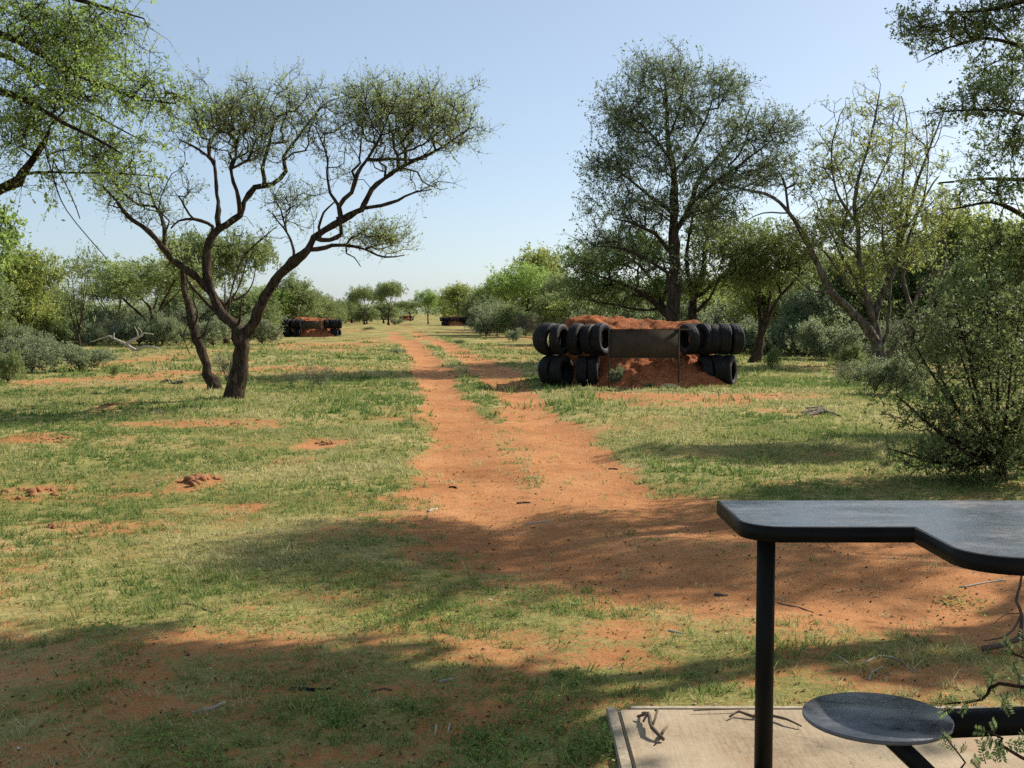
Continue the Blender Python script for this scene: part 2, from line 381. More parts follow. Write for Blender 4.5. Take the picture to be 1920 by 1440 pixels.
def axis_x():
    c = np.arange(0, 4.0, .075); v = list(c); s = .075
    while v[-1] < 4000: s *= 1.032; v.append(v[-1] + s)
    v = np.array(v); return np.concatenate([-v[:0:-1], v])
def axis_y():
    v = list(np.arange(-60, -8, 4.0)) + list(np.arange(-8, 3, .4)); y = 3.0
    while y < 6000: v.append(y); y += max(.05, .0125 * y)
    return np.array(v)
gx, gy = axis_x(), axis_y(); GX, GY = np.meshgrid(gx, gy)
GG, GH = ground_fields(GX, GY)
nx, ny = len(gx), len(gy)
I = (np.arange(ny - 1)[:, None] * nx + np.arange(nx - 1)[None]).ravel()
me = mesh_np('ground', np.stack([GX, GY, GH], -1).reshape(-1, 3), np.stack([I, I + 1, I + 1 + nx, I + nx], -1), None, True, point_attr={'grass': GG.ravel()})
ground = link('ground', me, mat=M['ground']); tag(ground, 'red sandy ground with short grass and two wheel tracks', kind='structure')

# ------------------------------------------------------------------ tree growing
def leaf_faces(P, size, rng, wid=.45, quad=True):
    n = len(P); u = unit(rng.normal(size=(n, 3))); r = unit(rng.normal(size=(n, 3))); r[:, 2] += .6
    v = unit(np.cross(u, r)); s = (size * .88 * np.clip(np.exp(rng.normal(size=n) * .38), .4, 2.2))[:, None]
    if quad:
        V = np.stack([P - u * s, P + v * s * wid, P + u * s, P - v * s * wid], 1).reshape(-1, 3)
        return V, np.arange(n * 4).reshape(n, 4)
    V = np.stack([P - u * s + v * s * wid, P - u * s - v * s * wid, P + u * s], 1).reshape(-1, 3)
    return V, np.arange(n * 3).reshape(n, 3)

def grow(limbs, blobs, n_attr, rng, step=.22, alpha=.25, tip_r=.005, power=.47):
    """limbs: list of (points with radius, Nx4); blobs: (centre, radii, weight, leafiness)"""
    cap = 60000
    pos = np.zeros((cap, 3)); par = np.full(cap, -1); path = np.zeros(cap); fix = np.zeros(cap); fol = np.zeros(cap); n = 0
    for li, L in enumerate(limbs):
        Q = catmull(np.asarray(L, float), step)
        if len(Q) > 4:
            wg = rng.normal(size=(len(Q), 3)); wg[1:-1] = (wg[:-2] + wg[1:-1] + wg[2:]) / 2; wg[0] = 0; Q[:, :3] += wg * np.minimum(Q[:, 3:4], .06) * .38
        if li:
            d = np.linalg.norm(pos[:n] - Q[0, :3], axis=1); p = int(d.argmin())
            Q = Q[1:] if d[p] < step * .9 else Q
        else: p = -1
        for q in Q:
            pos[n] = q[:3] + rng.normal(size=3) * q[3] * .12; par[n] = p; fix[n] = max(q[3], .004)
            path[n] = path[p] + np.linalg.norm(pos[n] - pos[p]) if p >= 0 else 0
            p = n; n += 1
    nl = n
    wts = np.array([b[2] * (b[1][0] * b[1][1] * b[1][2]) ** .7 for b in blobs]); wts = wts / wts.sum()
    ks = rng.choice(len(blobs), n_attr, p=wts)
    u = unit(rng.normal(size=(n_attr, 3))) * (rng.uniform(size=(n_attr, 1)) ** (1 / 3.3))
    cen = np.array([b[0] for b in blobs])[ks]; rad = np.array([b[1] for b in blobs])[ks]; lf = np.array([b[3] for b in blobs])[ks]
    A = cen + u * rad * (1 + .26 * rng.normal(size=(n_attr, 1)))
    A[:, 2] = np.maximum(A[:, 2], .12)
    dm = np.array([np.linalg.norm(pos[:nl] - a, axis=1).min() for a in A])
    for k in np.argsort(dm):
        a = A[k]; D = a - pos[:n]; d = np.linalg.norm(D, axis=1)
        p = int((d + alpha * path[:n]).argmin()); dd = d[p]
        if dd < .03 or n > cap - 60: continue
        g = par[p]; dirp = unit(pos[p] - pos[g]) if g >= 0 else np.array((0, 0, 1.))
        ctrl = pos[p] + dirp * dd * .35 + np.array((0, 0, .06 * dd)); m = max(1, int(math.ceil(dd / step)))
        for i in range(1, m + 1):
            t = i / m; q = (1 - t) ** 2 * pos[p] + 2 * t * (1 - t) * ctrl + t * t * a if i < m else a
            if i < m: q = q + rng.normal(size=3) * step * .14
            pos[n] = q; par[n] = p if i == 1 else n - 1; path[n] = path[par[n]] + np.linalg.norm(q - pos[par[n]]); fol[n] = lf[k] * (1 if i == m else .55 * t); n += 1
    pos, par, fix, fol = pos[:n], par[:n], fix[:n], fol[:n]
    cnt = np.zeros(n); ch = [[] for _ in range(n)]
    for i in range(n - 1, -1, -1):
        if not ch[i]: cnt[i] = 1
        if par[i] >= 0: cnt[par[i]] += cnt[i]; ch[par[i]].append(i)
    r = tip_r * cnt ** power; r = np.where(fix > 0, fix, r)
    for i in range(n):
        if par[i] >= 0 and fix[i] == 0: r[i] = min(r[i], r[par[i]] * .92)
    return pos, par, ch, r, fol, cnt, nl
def wood_mesh(name, sk, rng, rough=.085, thick=(.05, .018)):
    pos, par, ch, r, fol, cnt, nl = sk; mb = MB(); starts = [0]
    stack = [(0, -1)]
    while stack:
        i, p = stack.pop(); chain = [] if p < 0 else [p]
        rr = [] if p < 0 else [r[i]]
        while True:
            chain.append(i); rr.append(r[i])
            if not ch[i]: break
            k = max(ch[i], key=lambda c: r[c] + (1 if (i < nl and c == i + 1 and c < nl) else 0))
            for c in ch[i]:
                if c != k: stack.append((c, i))
            i = k
        if len(chain) < 2: continue
        rm = max(rr); n = 12 if rm > .10 else 7 if rm > thick[0] else 5 if rm > thick[1] else 3
        P = pos[chain]; rr = np.array(rr)
        if rm > .03: kn = rng.normal(size=len(rr)) * .10; kn[:2] = 0; rr = rr * (1 + kn)
        if p < 0:
            rr = np.array(rr); rr[:3] *= np.array([1.35, 1.18, 1.06])[:len(rr[:3])]
            P = P.copy(); P[0, 2] -= .12
        mb.tube(P, rr, n, rm > .03, rough if rm > .03 else 0, rng)
    return mb.mesh(name, True)
def crown_mesh(name, sk, rng, twigs=4, tw_len=.28, leaves=9, size=.03, wid=.45, quad=True, up=.25, droop=0.0, twig_r=.0035, extra_nodes=.5, twig_geo=True):
    pos, par, ch, r, fol, cnt, nl = sk
    idx = np.where((fol > 0) & (rng.uniform(size=len(fol)) < fol * np.where(cnt <= 2, 1, extra_nodes)))[0]
    base = np.repeat(pos[idx], twigs, 0); pd = np.repeat(unit(pos[idx] - pos[np.maximum(par[idx], 0)]), twigs, 0)
    n = len(base)
    d = unit(pd * .5 + rng.normal(size=(n, 3)) * .75 + np.array((0, 0, up)))
    ln = tw_len * rng.uniform(.45, 1.3, n)[:, None]
    mid = base + d * ln * .5 + rng.normal(size=(n, 3)) * ln * .07
    end = base + d * ln + rng.normal(size=(n, 3)) * ln * .1 - np.array((0, 0, 1.)) * droop * ln
    t = np.clip(rng.beta(2.0, 1.15, (n, leaves, 1)) * 1.04, .1, 1.05)
    P = np.where(t < .5, base[:, None] + (mid - base)[:, None] * t * 2, mid[:, None] + (end - mid)[:, None] * (t * 2 - 1))
    P = P + rng.normal(size=P.shape) * size * .9
    tint = np.repeat(rng.uniform(0, 1, n) * .5, leaves) + rng.uniform(0, .5, n * leaves)
    V, Fc = leaf_faces(P.reshape(-1, 3), size, rng, wid, quad)
    leaf = mesh_np(name, V, Fc if quad else None, None if quad else Fc, face_attr={'tint': tint})
    tw = None
    if twig_geo:
        # three-sided twigs
        a = unit(np.cross(d, rng.normal(size=(n, 3)))); b = np.cross(d, a); th = np.arange(3) * 2 * math.pi / 3
        ring = np.cos(th)[None, :, None] * a[:, None] + np.sin(th)[None, :, None] * b[:, None]
        W = np.concatenate([base[:, None] + ring * twig_r, mid[:, None] + ring * twig_r * .7, end[:, None]], 1).reshape(-1, 3)
        o = (np.arange(n) * 7)[:, None]
        Q = np.concatenate([o + np.array([[j, (j + 1) % 3, 3 + (j + 1) % 3, 3 + j]]) for j in range(3)], 1).reshape(-1, 4)
        T = np.concatenate([o + np.array([[3 + j, 3 + (j + 1) % 3, 6]]) for j in range(3)], 1).reshape(-1, 3)
        tw = (W, Q, T)
    return leaf, tw
NTRI = {}
def build_tree(name, label, cat, base, limbs, blobs, n_attr, bark, leafm, seed, group=None, gk=None, ck=None, wk=None, trunk_name='trunk'):
    rng = np.random.default_rng(seed)
    base = np.array([float(v) for v in base])
    lw = [np.asarray(L, float) - np.array((*base, 0)) for L in limbs]
    bl = [(np.asarray(b[0]) - base, b[1], b[2], b[3]) for b in blobs]
    sk = grow(lw, bl, n_attr, rng, **(gk or {}))
    root = link(name, None, loc=base); tag(root, label, cat, group)
    wm = wood_mesh(trunk_name, sk, rng, **(wk or {})); lm, tw = crown_mesh('crown', sk, rng, **(ck or {}))
    link(trunk_name, wm, root, mat=bark); cr = link('crown', lm, root, mat=leafm)
    if tw is not None: tag(link('twigs', mesh_np('twigs', *tw), cr, mat=bark), kind='stuff')
    NTRI[name + str(seed)] = (len(wm.polygons) * 2, len(lm.polygons) * 2)
    return root
def copy_tree(o, loc, rz, scale, label, group=None, cat=None):
    c = o.copy(); C.objects.link(c); c.location = [float(v) for v in loc]; c.rotation_euler = (0, 0, rz); c.scale = scale
    if label: c['label'] = label
    if cat: c['category'] = cat
    if group: c['group'] = group
    for ch in o.children:
        k = ch.copy(); C.objects.link(k); k.parent = c
        for g_ in ch.children:
            d_ = g_.copy(); C.objects.link(d_); d_.parent = k
    return c
def limb(Y0, pts, r0, r1, dY=0.0):
    """traced limb: photo pixels at distance Y0, drifting dY in depth, radius r0 to r1"""
    n = len(pts); o = []
    for i, (x, y) in enumerate(pts):
        t = i / (n - 1); p = pt(x, y, Y0 + (dY * t if not isinstance(dY, tuple) else dY[0] + (dY[1] - dY[0]) * t)); o.append((*p, r0 + (r1 - r0) * t))
    return np.array(o)
def blob(Y0, px, py, rx, ry, dz, wt=1.0, leaf=1.0, dY=0.0):
    c = pt(px, py, Y0 + dY); k = (Y0 + dY) / F
    return (c, (rx * k, dz, ry * k), wt, leaf)

# ---- forked acacia left of the track
D = 22.1
b0 = gp(441, 747); 
L = [limb(D, [(441,747),(447,700),(451,665),(455,629)], .16, .13),
     limb(D, [(455,629),(418,592),(395,546),(386,510),(386,468),(400,441),(423,422),(450,404),(460,381),(478,354),(510,345),(535,322),(531,294),(547,271),(579,230),(606,198),(620,189)], .10, .012, .9),
     limb(D, [(455,629),(478,601),(496,555),(528,514),(565,478),(588,445),(620,422),(638,413),(634,386),(657,363),(670,326),(689,299),(712,257),(730,212)], .106, .012, -.7),
     limb(D, [(395,546),(377,528),(336,496),(308,464),(281,436),(249,413),(217,377),(189,345)], .085, .018, (.2, -.9)),
     limb(D, [(308,462),(304,413),(288,377),(276,340)], .045, .015, (-.3, .5)),
     limb(D, [(404,432),(391,418),(363,411),(335,413),(322,428)], .04, .015, (.25, -.4)),
     limb(D, [(412,428),(408,395),(407,377),(402,335),(395,299),(363,276),(336,262)], .055, .015, (.3, 1.2)),
     limb(D, [(448,405),(450,372),(441,340),(437,317),(464,299),(480,260)], .05, .015, (.4, -.5)),
     limb(D, [(636,415),(675,390),(689,367),(721,335),(776,303),(831,276),(877,244)], .07, .015, (-.4, .5)),
     limb(D, [(672,393),(730,381),(771,363),(808,354)], .04, .012, (-.3, -1.0)),
     limb(D, [(686,303),(753,299),(799,299)], .04, .012, (-.5, .6)),
     limb(D, [(580,473),(620,461),(648,459),(684,468),(721,482),(758,478)], .045, .012, (-.35, .3)),
     limb(D, [(586,450),(620,450),(640,436),(634,404)], .05, .035, (-.4, -.4)),
     limb(D, [(554,482),(547,450),(533,427),(510,400)], .03, .012, (-.3, .5)),
     limb(D, [(594,440),(606,400),(629,377)], .03, .012, (-.4, -1.0)),
     limb(D, [(450,612),(449,590),(452,562)], .035, .012, (0, -.4)),
     limb(D, [(648,459),(650,475),(664,482),(676,500)], .022, .01, (-.1, -.2)),
     limb(D, [(412,590),(380,560),(352,525),(340,480)], .04, .015, (.1, .9)),
     limb(D, [(425,600),(440,520),(460,480),(500,440),(520,425)], .022, .01, (.3, 1.2))]
B = [blob(D, 765,210,118,50,1.2,1.2), blob(D, 840,245,62,40,.9,1.1), blob(D, 690,200,55,42,.9,1.0), blob(D,720,262,80,34,.8,.8), blob(D, 795,345,45,18,.6,.5,.7), blob(D,650,250,35,40,.6,.5,.8), blob(D,740,310,60,25,.6,.5,.8),
     blob(D, 715,448,58,28,.7,1.3), blob(D, 660,440,25,15,.4,.5), blob(D, 455,222,92,44,1.2,1.1), blob(D, 390,230,50,48,.9,.9), blob(D, 565,200,58,48,.9,.8,.75), blob(D, 500,270,68,40,.9,.8), blob(D, 540,385,50,38,.8,.7,.7), blob(D,440,290,50,30,.7,.5,.7), blob(D,590,260,35,35,.6,.5,.6),
     blob(D, 275,385,62,38,.9,.8,.75), blob(D, 225,365,45,34,.8,.6,.65), blob(D, 340,350,40,34,.7,.4,.5), blob(D, 620,330,45,32,.6,.5,.6), blob(D, 470,440,50,40,.6,.25,.15), blob(D,365,170,36,32,.7,.4,.35), blob(D,200,338,38,26,.6,.6,.7), blob(D,325,415,35,22,.5,.4,.5), blob(D,820,350,35,16,.5,.4,.6), blob(D,350,262,35,28,.6,.5,.6)]
build_tree('acacia_tree', 'forked dark-trunked acacia leaning both ways on the grass left of the track', 'tree', (b0[0], D, 0), L, B, 1500, M['bark'], M['leaf_olive'], 11,
           gk=dict(step=.2, alpha=.3, tip_r=.0068), ck=dict(twigs=6, tw_len=.36, leaves=7, size=.0205, wid=.40, up=.6, twig_r=.0034))
# ---- leaning half dead trunk beside it
D2 = 24.3
L = [limb(D2, [(408,733),(392,700),(378,660),(366,620),(352,575),(343,540),(338,500)], .125, .05, .3), limb(D2, [(362,612),(370,590),(362,560),(366,540)], .03, .01, -.3), limb(D2, [(356,600),(345,625),(352,655),(356,665)], .015, .008, (.1, -.3)),
     limb(D2, [(372,640),(384,625),(392,600)], .03, .012, -.3)]
B = [blob(D2, 345,600,25,45,.35,1,.0), blob(D2,360,520,35,40,.5,.6,.25), blob(D2,330,480,40,30,.6,.4,.6)]
g2 = gp(408, 733)
build_tree('leaning_tree', 'leaning dark half-dead trunk just behind the forked acacia', 'tree', (g2[0], D2, 0), L, B, 120, M['bark'], M['leaf_olive'], 12, gk=dict(step=.16, tip_r=.006), ck=dict(twigs=4, tw_len=.2, leaves=6, size=.03))

# ---- tall grey-green tree behind the tyre backstop
D = 36.5
L = [limb(D, [(1262,660),(1263,600),(1265,520),(1262,440),(1265,370),(1258,300),(1250,220),(1248,150)], .25, .03, .3),
     limb(D, [(1263,440),(1290,400),(1310,340),(1350,290),(1390,240),(1410,195)], .10, .02, (.1, 1.2)), limb(D, [(1262,480),(1230,440),(1190,420),(1150,410)], .08, .02, (0, -1.2)),
     limb(D, [(1262,400),(1220,370),(1170,330),(1140,310)], .07, .02, (.1, .9)), limb(D, [(1290,385),(1340,345),(1400,300),(1450,262)], .07, .02, (.4, -1.0)),
     limb(D, [(1258,300),(1220,250),(1180,215)], .06, .015, (.2, -.8)), limb(D, [(1259,330),(1300,270),(1330,205),(1340,165)], .06, .015, (.2, .8)), limb(D, [(1255,260),(1275,200),(1285,140)], .045, .015, (.2, -.7)), limb(D, [(1264,520),(1220,490),(1160,465),(1120,462)], .06, .015, (0, -1.5))]
B = [blob(D,1245,140,75,38,1.6,1), blob(D,1180,220,60,52,1.7,1.1), blob(D,1275,205,85,52,2.0,.9), blob(D,1360,170,48,34,1.3,1), blob(D,1150,320,52,35,1.6,1.2), blob(D,1205,395,80,36,2.0,1.1), blob(D,1290,315,75,50,2,.8), blob(D,1390,250,65,38,1.5,1), blob(D,1455,250,50,38,1.3,.9), blob(D,1140,455,55,24,1.6,1), blob(D,1370,340,60,45,1.6,.8), blob(D,1215,290,65,40,1.7,.8), blob(D,1240,500,65,25,1.6,.5), blob(D,1440,320,50,35,1.3,.7), blob(D,1330,400,60,35,1.5,.6), blob(D,1120,395,30,25,1.2,.6)]
build_tree('tall_tree', 'tallest tree, grey-green and airy, behind the nearest tyre backstop', 'tree', (*gp(1262,683)[:1], D, 0), [*L], [(b[0], tuple(v * .93 for v in b[1]), b[2], b[3]) for b in B], 1250, M['bark'], M['leaf_grey'], 21,
           gk=dict(step=.34, alpha=.3, tip_r=.009), ck=dict(twigs=6, tw_len=.55, leaves=9, size=.036, wid=.45, quad=True, up=.15, twig_r=.006))
D = 38.5
L = [limb(D, [(1298,665),(1298,600),(1302,560),(1312,520),(1322,470),(1330,420)], .17, .04, .5), limb(D, [(1300,575),(1288,520),(1290,450),(1300,400)], .09, .03, (0, -1)), limb(D, [(1304,560),(1340,530),(1380,490),(1410,450)], .08, .02, (.1, .9)), limb(D, [(1298,590),(1330,560),(1350,520)], .07, .02, (0, -.8))]
B = [blob(D,1345,455,55,45,1.8,1), blob(D,1320,395,40,32,1.4,.7), blob(D,1390,510,50,35,1.7,1), blob(D,1310,530,45,25,1.5,.7), blob(D,1420,450,40,35,1.3,.8)]
build_tree('bushy_tree', 'dark many-stemmed tree close right of the tallest tree', 'tree', (*gp(1298,678)[:1], D, 0), L, B, 480, M['bark'], M['leaf_far'], 22, gk=dict(step=.35, tip_r=.009), ck=dict(twigs=5, tw_len=.45, leaves=10, size=.045, quad=True, twig_geo=False))
D = 39.0
L = [limb(D, [(1270,660),(1262,610),(1225,565),(1160,530),(1085,505)], .15, .02, (-.8, -1.6)), limb(D, [(1250,590),(1225,530),(1190,490),(1140,470)], .07, .02, (-.5, .8)), limb(D, [(1240,580),(1200,580),(1140,570),(1090,560)], .05, .015, (-.6, -1.5)), limb(D, [(1240,580),(1250,520),(1235,470)], .06, .02, (-.8, -.2))]
B = [blob(D,1115,495,65,26,1.8,1.1), blob(D,1195,470,65,30,1.9,1), blob(D,1100,540,48,20,1.6,.9), blob(D,1185,545,60,25,1.8,.9), blob(D,1240,550,45,25,1.5,.7), blob(D,1140,575,60,14,1.5,.6)]
build_tree('spreading_tree', 'low dark spreading acacia under the left side of the tallest tree', 'tree', (*gp(1270,677)[:1], D, 0), L, B, 560, M['bark'], M['leaf_dark'], 23, gk=dict(step=.35, tip_r=.009), ck=dict(twigs=5, tw_len=.42, leaves=11, size=.045, quad=True, twig_geo=False))

# ---- small dark forked tree
D = 38.3
L = [limb(D, [(1412,680),(1422,650),(1426,625),(1425,580),(1424,540)], .16, .03, .4), limb(D, [(1424,640),(1440,600),(1455,565),(1485,530),(1510,505)], .09, .02, (0, -.8)), limb(D, [(1424,630),(1436,590),(1446,540),(1440,500)], .08, .02, (0, .7)), limb(D, [(1425,560),(1405,530),(1385,510)], .05, .02, (.3, -.6))]
B = [blob(D,1440,478,58,30,1.5,1), blob(D,1398,515,42,24,1.2,.9), blob(D,1495,500,38,28,1.2,.9), blob(D,1450,530,50,18,1.2,.5)]
build_tree('forked_tree', 'small dark-stemmed tree between the tallest tree and the yellow-green tree', 'tree', (*gp(1412,680)[:1], D, 0), L, B, 420, M['bark'], M['leaf_far'], 24, gk=dict(step=.32, tip_r=.008), ck=dict(twigs=5, tw_len=.4, leaves=9, size=.042, quad=True, twig_geo=False))

# ---- sparse yellow-green tree
D = 37.0
L = [limb(D, [(1652,684),(1650,660),(1647,640)], .24, .2),
     limb(D, [(1647,645),(1610,595),(1570,560),(1540,510),(1510,450),(1480,400),(1450,370),(1400,355),(1350,345)], .15, .015, -1.2), limb(D, [(1480,400),(1470,340),(1450,310)], .05, .015, (-.8, -.2)), limb(D, [(1650,650),(1640,590),(1660,540),(1680,480),(1700,400),(1720,340),(1750,260),(1770,210)], .13, .02, .9),
     limb(D, [(1642,610),(1620,540),(1610,450),(1600,380),(1620,300),(1640,220),(1650,170)], .10, .015, -.9), limb(D, [(1660,672),(1700,625),(1710,570),(1740,520),(1790,500)], .12, .02, -.5), limb(D, [(1708,590),(1695,520),(1705,440),(1740,360),(1760,330)], .08, .02, (-.2, .8)),
     limb(D, [(1680,480),(1690,400),(1695,330),(1700,230),(1690,180)], .06, .015, (.4, 1.6)), limb(D, [(1600,590),(1560,550),(1520,545),(1490,520)], .06, .015, (-.3, -1.4)), limb(D, [(1606,420),(1570,360),(1560,280),(1575,215)], .05, .015, (-.5, -1.2)), limb(D, [(1628,560),(1590,500),(1560,440),(1530,380)], .05, .015, (-.4, .9)),
     limb(D, [(1650,655),(1665,600),(1668,520),(1655,440),(1660,360)], .07, .015, (0, -.9)), limb(D, [(1700,625),(1745,570),(1770,500),(1775,430),(1800,370)], .06, .015, (-.3, .6)), limb(D, [(1690,440),(1730,380),(1740,300),(1735,220)], .045, .012, (.5, -.6)), limb(D, [(1615,480),(1580,450),(1590,380),(1565,300),(1530,240)], .045, .012, (-.4, .8)), limb(D, [(1640,590),(1595,540),(1545,470),(1500,440)], .05, .012, (-.2, 1.2)), limb(D, [(1606,400),(1640,350),(1670,280),(1675,210)], .04, .012, (-.5, .4)), limb(D, [(1480,400),(1430,400),(1390,420)], .03, .01, (-.8, -1.6)), limb(D, [(1720,560),(1760,540),(1800,460)], .04, .012, (-.3, -1.0))]
B = [blob(D,1600,300,75,55,1.8,.8,.55), blob(D,1655,225,70,45,1.6,.7,.3), blob(D,1565,425,60,45,1.6,.9,.9), blob(D,1655,400,70,60,1.9,1,.9), blob(D,1720,300,45,55,1.4,.7,.5), blob(D,1620,500,60,36,1.6,.8,.85), blob(D,1720,465,45,45,1.4,.7,.6), blob(D,1440,340,60,28,1.4,.7,.12), blob(D,1490,450,45,35,1.3,.7,.8), blob(D,1520,330,50,40,1.2,.6,.3), blob(D,1770,230,40,35,1.2,.5,.15), blob(D,1600,200,50,30,1.2,.4,.1), blob(D,1760,400,45,50,1.4,.6,.5)]
build_tree('thin_tree', 'sparse yellow-green tree with pale bare stems right of the backstop', 'tree', (*gp(1652,683)[:1], D, 0), L, B, 1400, M['bark_grey'], M['leaf_yellow'], 31,
           gk=dict(step=.34, alpha=.3, tip_r=.0085), ck=dict(twigs=4, tw_len=.44, leaves=10, size=.040, wid=.42, quad=True, twig_r=.0075, extra_nodes=.32))

# ---- near tree at the right edge
D = 12.6
L = [np.array([(7.2,13.2,0,.2),(7.0,13.0,1.6,.17),(6.7,12.9,3.2,.14),(6.5,12.7,4.6,.10),(6.1,12.6,5.8,.05)]),
     np.array([(7.0,13.0,1.8,.10),(6.2,12.8,2.3,.06),(*pt(1920,405,12.4),.028),(*pt(1860,380,12.3),.018),(*pt(1780,392,12.2),.006)]),
     np.array([(6.8,12.9,2.6,.09),(6.1,12.5,3.4,.05),(*pt(1920,215,12.2),.02),(*pt(1830,205,12.0),.012),(*pt(1750,212,11.9),.005)]),
     np.array([(6.6,12.8,3.8,.09),(6.0,12.6,4.3,.06),(*pt(1920,85,12.6),.026),(*pt(1850,73,12.5),.016),(*pt(1780,88,12.5),.009),(*pt(1720,118,12.5),.004)]),
     np.array([(6.5,12.7,4.6,.08),(5.8,12.4,4.9,.05),(*pt(1860,18,12.3),.018),(*pt(1760,22,12.2),.006)]),
     np.array([(7.1,13.1,1.2,.08),(6.2,12.6,1.4,.05),(*pt(1900,600,12.2),.016),(*pt(1860,540,12.1),.010),(*pt(1840,480,12.1),.005)]),
     np.array([(6.9,13,2.2,.07),(6.0,12.9,2.9,.04),(*pt(1880,335,12.8),.02),(*pt(1760,342,12.9),.008)]),
     np.array([(6.5,12.7,4.8,.07),(5.9,12.6,5.6,.05),(5.4,12.6,6.0,.02)]), np.array([(6.2,12.6,5.4,.05),(6.6,11.6,6.2,.03),(6.4,11.0,6.4,.015)])]
B = [blob(D,1800,65,95,30,.5,3.4), blob(D,1870,25,60,35,.6,3), blob(D,1720,45,45,18,.4,2.5), blob(12.1,1845,195,85,30,.5,3.2), blob(D,1885,130,45,30,.5,3), blob(12.3,1860,350,70,36,.5,2.6,.8), blob(12.2,1880,450,55,45,.5,3), blob(12.1,1850,560,75,50,.6,3), blob(12.2,1885,640,55,45,.5,3), blob(12.9,1790,335,50,22,.4,1.2,.4), blob(12.2,1885,270,50,30,.5,2.6),
     ((6.6,12.6,4.4),(1.0,1.2,1.0),.5,.9), ((5.9,13.1,6.0),(.9,1.0,.35),5.5,1), ((7.3,12.8,6.2),(1.3,1.0,.4),4.2,1), ((8.7,12.7,6.0),(1.0,1.0,.4),3.0,1), ((7.4,12.0,3.2),(1.0,1.2,1.2),.3,.9)]
build_tree('thorn_tree', 'nearest tree reaching in from the right edge of the photo', 'tree', (7.2, 13.2, 0), L, B, 1950, M['bark_red'], M['leaf_dark'], 41,
           gk=dict(step=.16, alpha=.25, tip_r=.0045), ck=dict(twigs=5, tw_len=.24, leaves=10, size=.017, wid=.5, up=.2, twig_r=.0028))
# ---- tree off the right edge whose crown shades the foreground
L = [np.array([(8.6,9.6,0,.22),(8.5,9.6,1.7,.19),(8.0,9.6,3.4,.15),(7.0,9.5,4.7,.10),(6.0,9.4,5.2,.05)]), np.array([(7.2,9.5,4.5,.07),(5.6,8.9,5.0,.045),(3.6,8.8,5.2,.02)]), np.array([(6.6,9.5,4.9,.05),(5.8,8.5,5.1,.03),(5.0,8.1,5.2,.02)]), np.array([(6.6,9.4,4.9,.05),(5.0,9.4,5.4,.03),(3.4,9.6,5.5,.015)]), np.array([(8.2,9.6,3.0,.09),(9.4,10.0,4.6,.05),(10,10.2,5.4,.02)])]
B = [((4.6,9.0,5.1),(1.1,.6,.3),1.6,1), ((3.3,9.4,5.2),(.9,.7,.3),1.9,1), ((5.3,8.5,5.1),(.6,.45,.25),1.4,1), ((2.6,9.5,5.2),(.7,.6,.25),1.9,1), ((3.4,8.6,5.2),(.8,.5,.25),1.6,1), ((9.4,10.1,5.2),(1.2,1.0,.6),.3,1)]
build_tree('shade_tree', 'spreading acacia off the right edge that shades the foreground grass', 'tree', (8.6, 9.6, 0), L, B, 1000, M['bark_red'], M['leaf_dark'], 42, gk=dict(step=.2, tip_r=.005), ck=dict(twigs=6, tw_len=.26, leaves=11, size=.052, wid=.6, twig_geo=False))

L = [np.array([(10.2,18.6,0,.2),(10.1,18.5,1.6,.17),(9.9,18.4,3.2,.12),(9.7,18.3,4.8,.06)]), np.array([(10.1,18.5,2.2,.07),(9.2,18.1,3.2,.04),(8.6,17.9,3.6,.02)]), np.array([(9.9,18.4,3.4,.06),(9.0,18.6,4.6,.04),(8.4,18.6,5.4,.02)]), np.array([(9.9,18.4,3.6,.06),(10.6,18.2,5.0,.04),(11.2,18.1,5.8,.02)])]
B = [((8.9,18.0,3.5),(.8,.45,.35),1.4,1), ((8.9,18.5,5.6),(1.0,.5,.4),1.4,1), ((10.2,18.4,6.0),(1.2,.6,.45),1,1), ((10.8,18.2,4.4),(1.0,.8,.5),.7,1)]
build_tree('edge_tree', 'layered acacia just off the right edge beyond the nearest right tree', 'tree', (10.2, 18.6, 0), L, B, 330, M['bark_red'], M['leaf_far'], 45, gk=dict(step=.25, tip_r=.006), ck=dict(twigs=5, tw_len=.3, leaves=10, size=.045, wid=.55, twig_geo=False))
# ---- unseen tree, added behind the shooter to dim skylight on the foreground
L = [np.array([(-3.2,-4.2,0,.24),(-3.0,-4.0,1.8,.2),(-2.6,-3.6,3.2,.15),(-2.2,-3.0,4.4,.08)]), np.array([(-2.7,-3.7,3.0,.1),(0,-2.4,4.6,.06),(2.6,-1.6,5.0,.03)]), np.array([(-2.5,-3.4,3.6,.1),(-3.6,-1.6,4.8,.05),(-4.6,-.2,5.1,.03)]), np.array([(-2.4,-3.3,3.8,.08),(-.6,-1.2,4.9,.05),(.4,.2,5.2,.02)]), np.array([(-2.8,-3.9,2.8,.09),(-5.4,-4.0,4.6,.05),(-7,-4.2,5,.02)])]
B = [((-2.2,-2.4,5.0),(2.6,1.8,.6),1,1), ((1.8,-1.6,5.2),(2.4,1.8,.6),1,1), ((-4.8,-.6,5.2),(2.0,1.5,.5),1,1), ((-.4,.2,5.4),(2.2,1.0,.4),1,1), ((4.0,-2.2,5.2),(1.6,1.8,.6),.8,1)]
build_tree('added_shade_tree', 'unseen broad acacia added behind the camera to dim the skylight', 'tree', (-3.2, -4.2, 0), L, B, 520, M['bark'], M['leaf_dark'], 44, gk=dict(step=.4, tip_r=.008), ck=dict(twigs=5, tw_len=.45, leaves=9, size=.075, wid=.55, twig_geo=False))
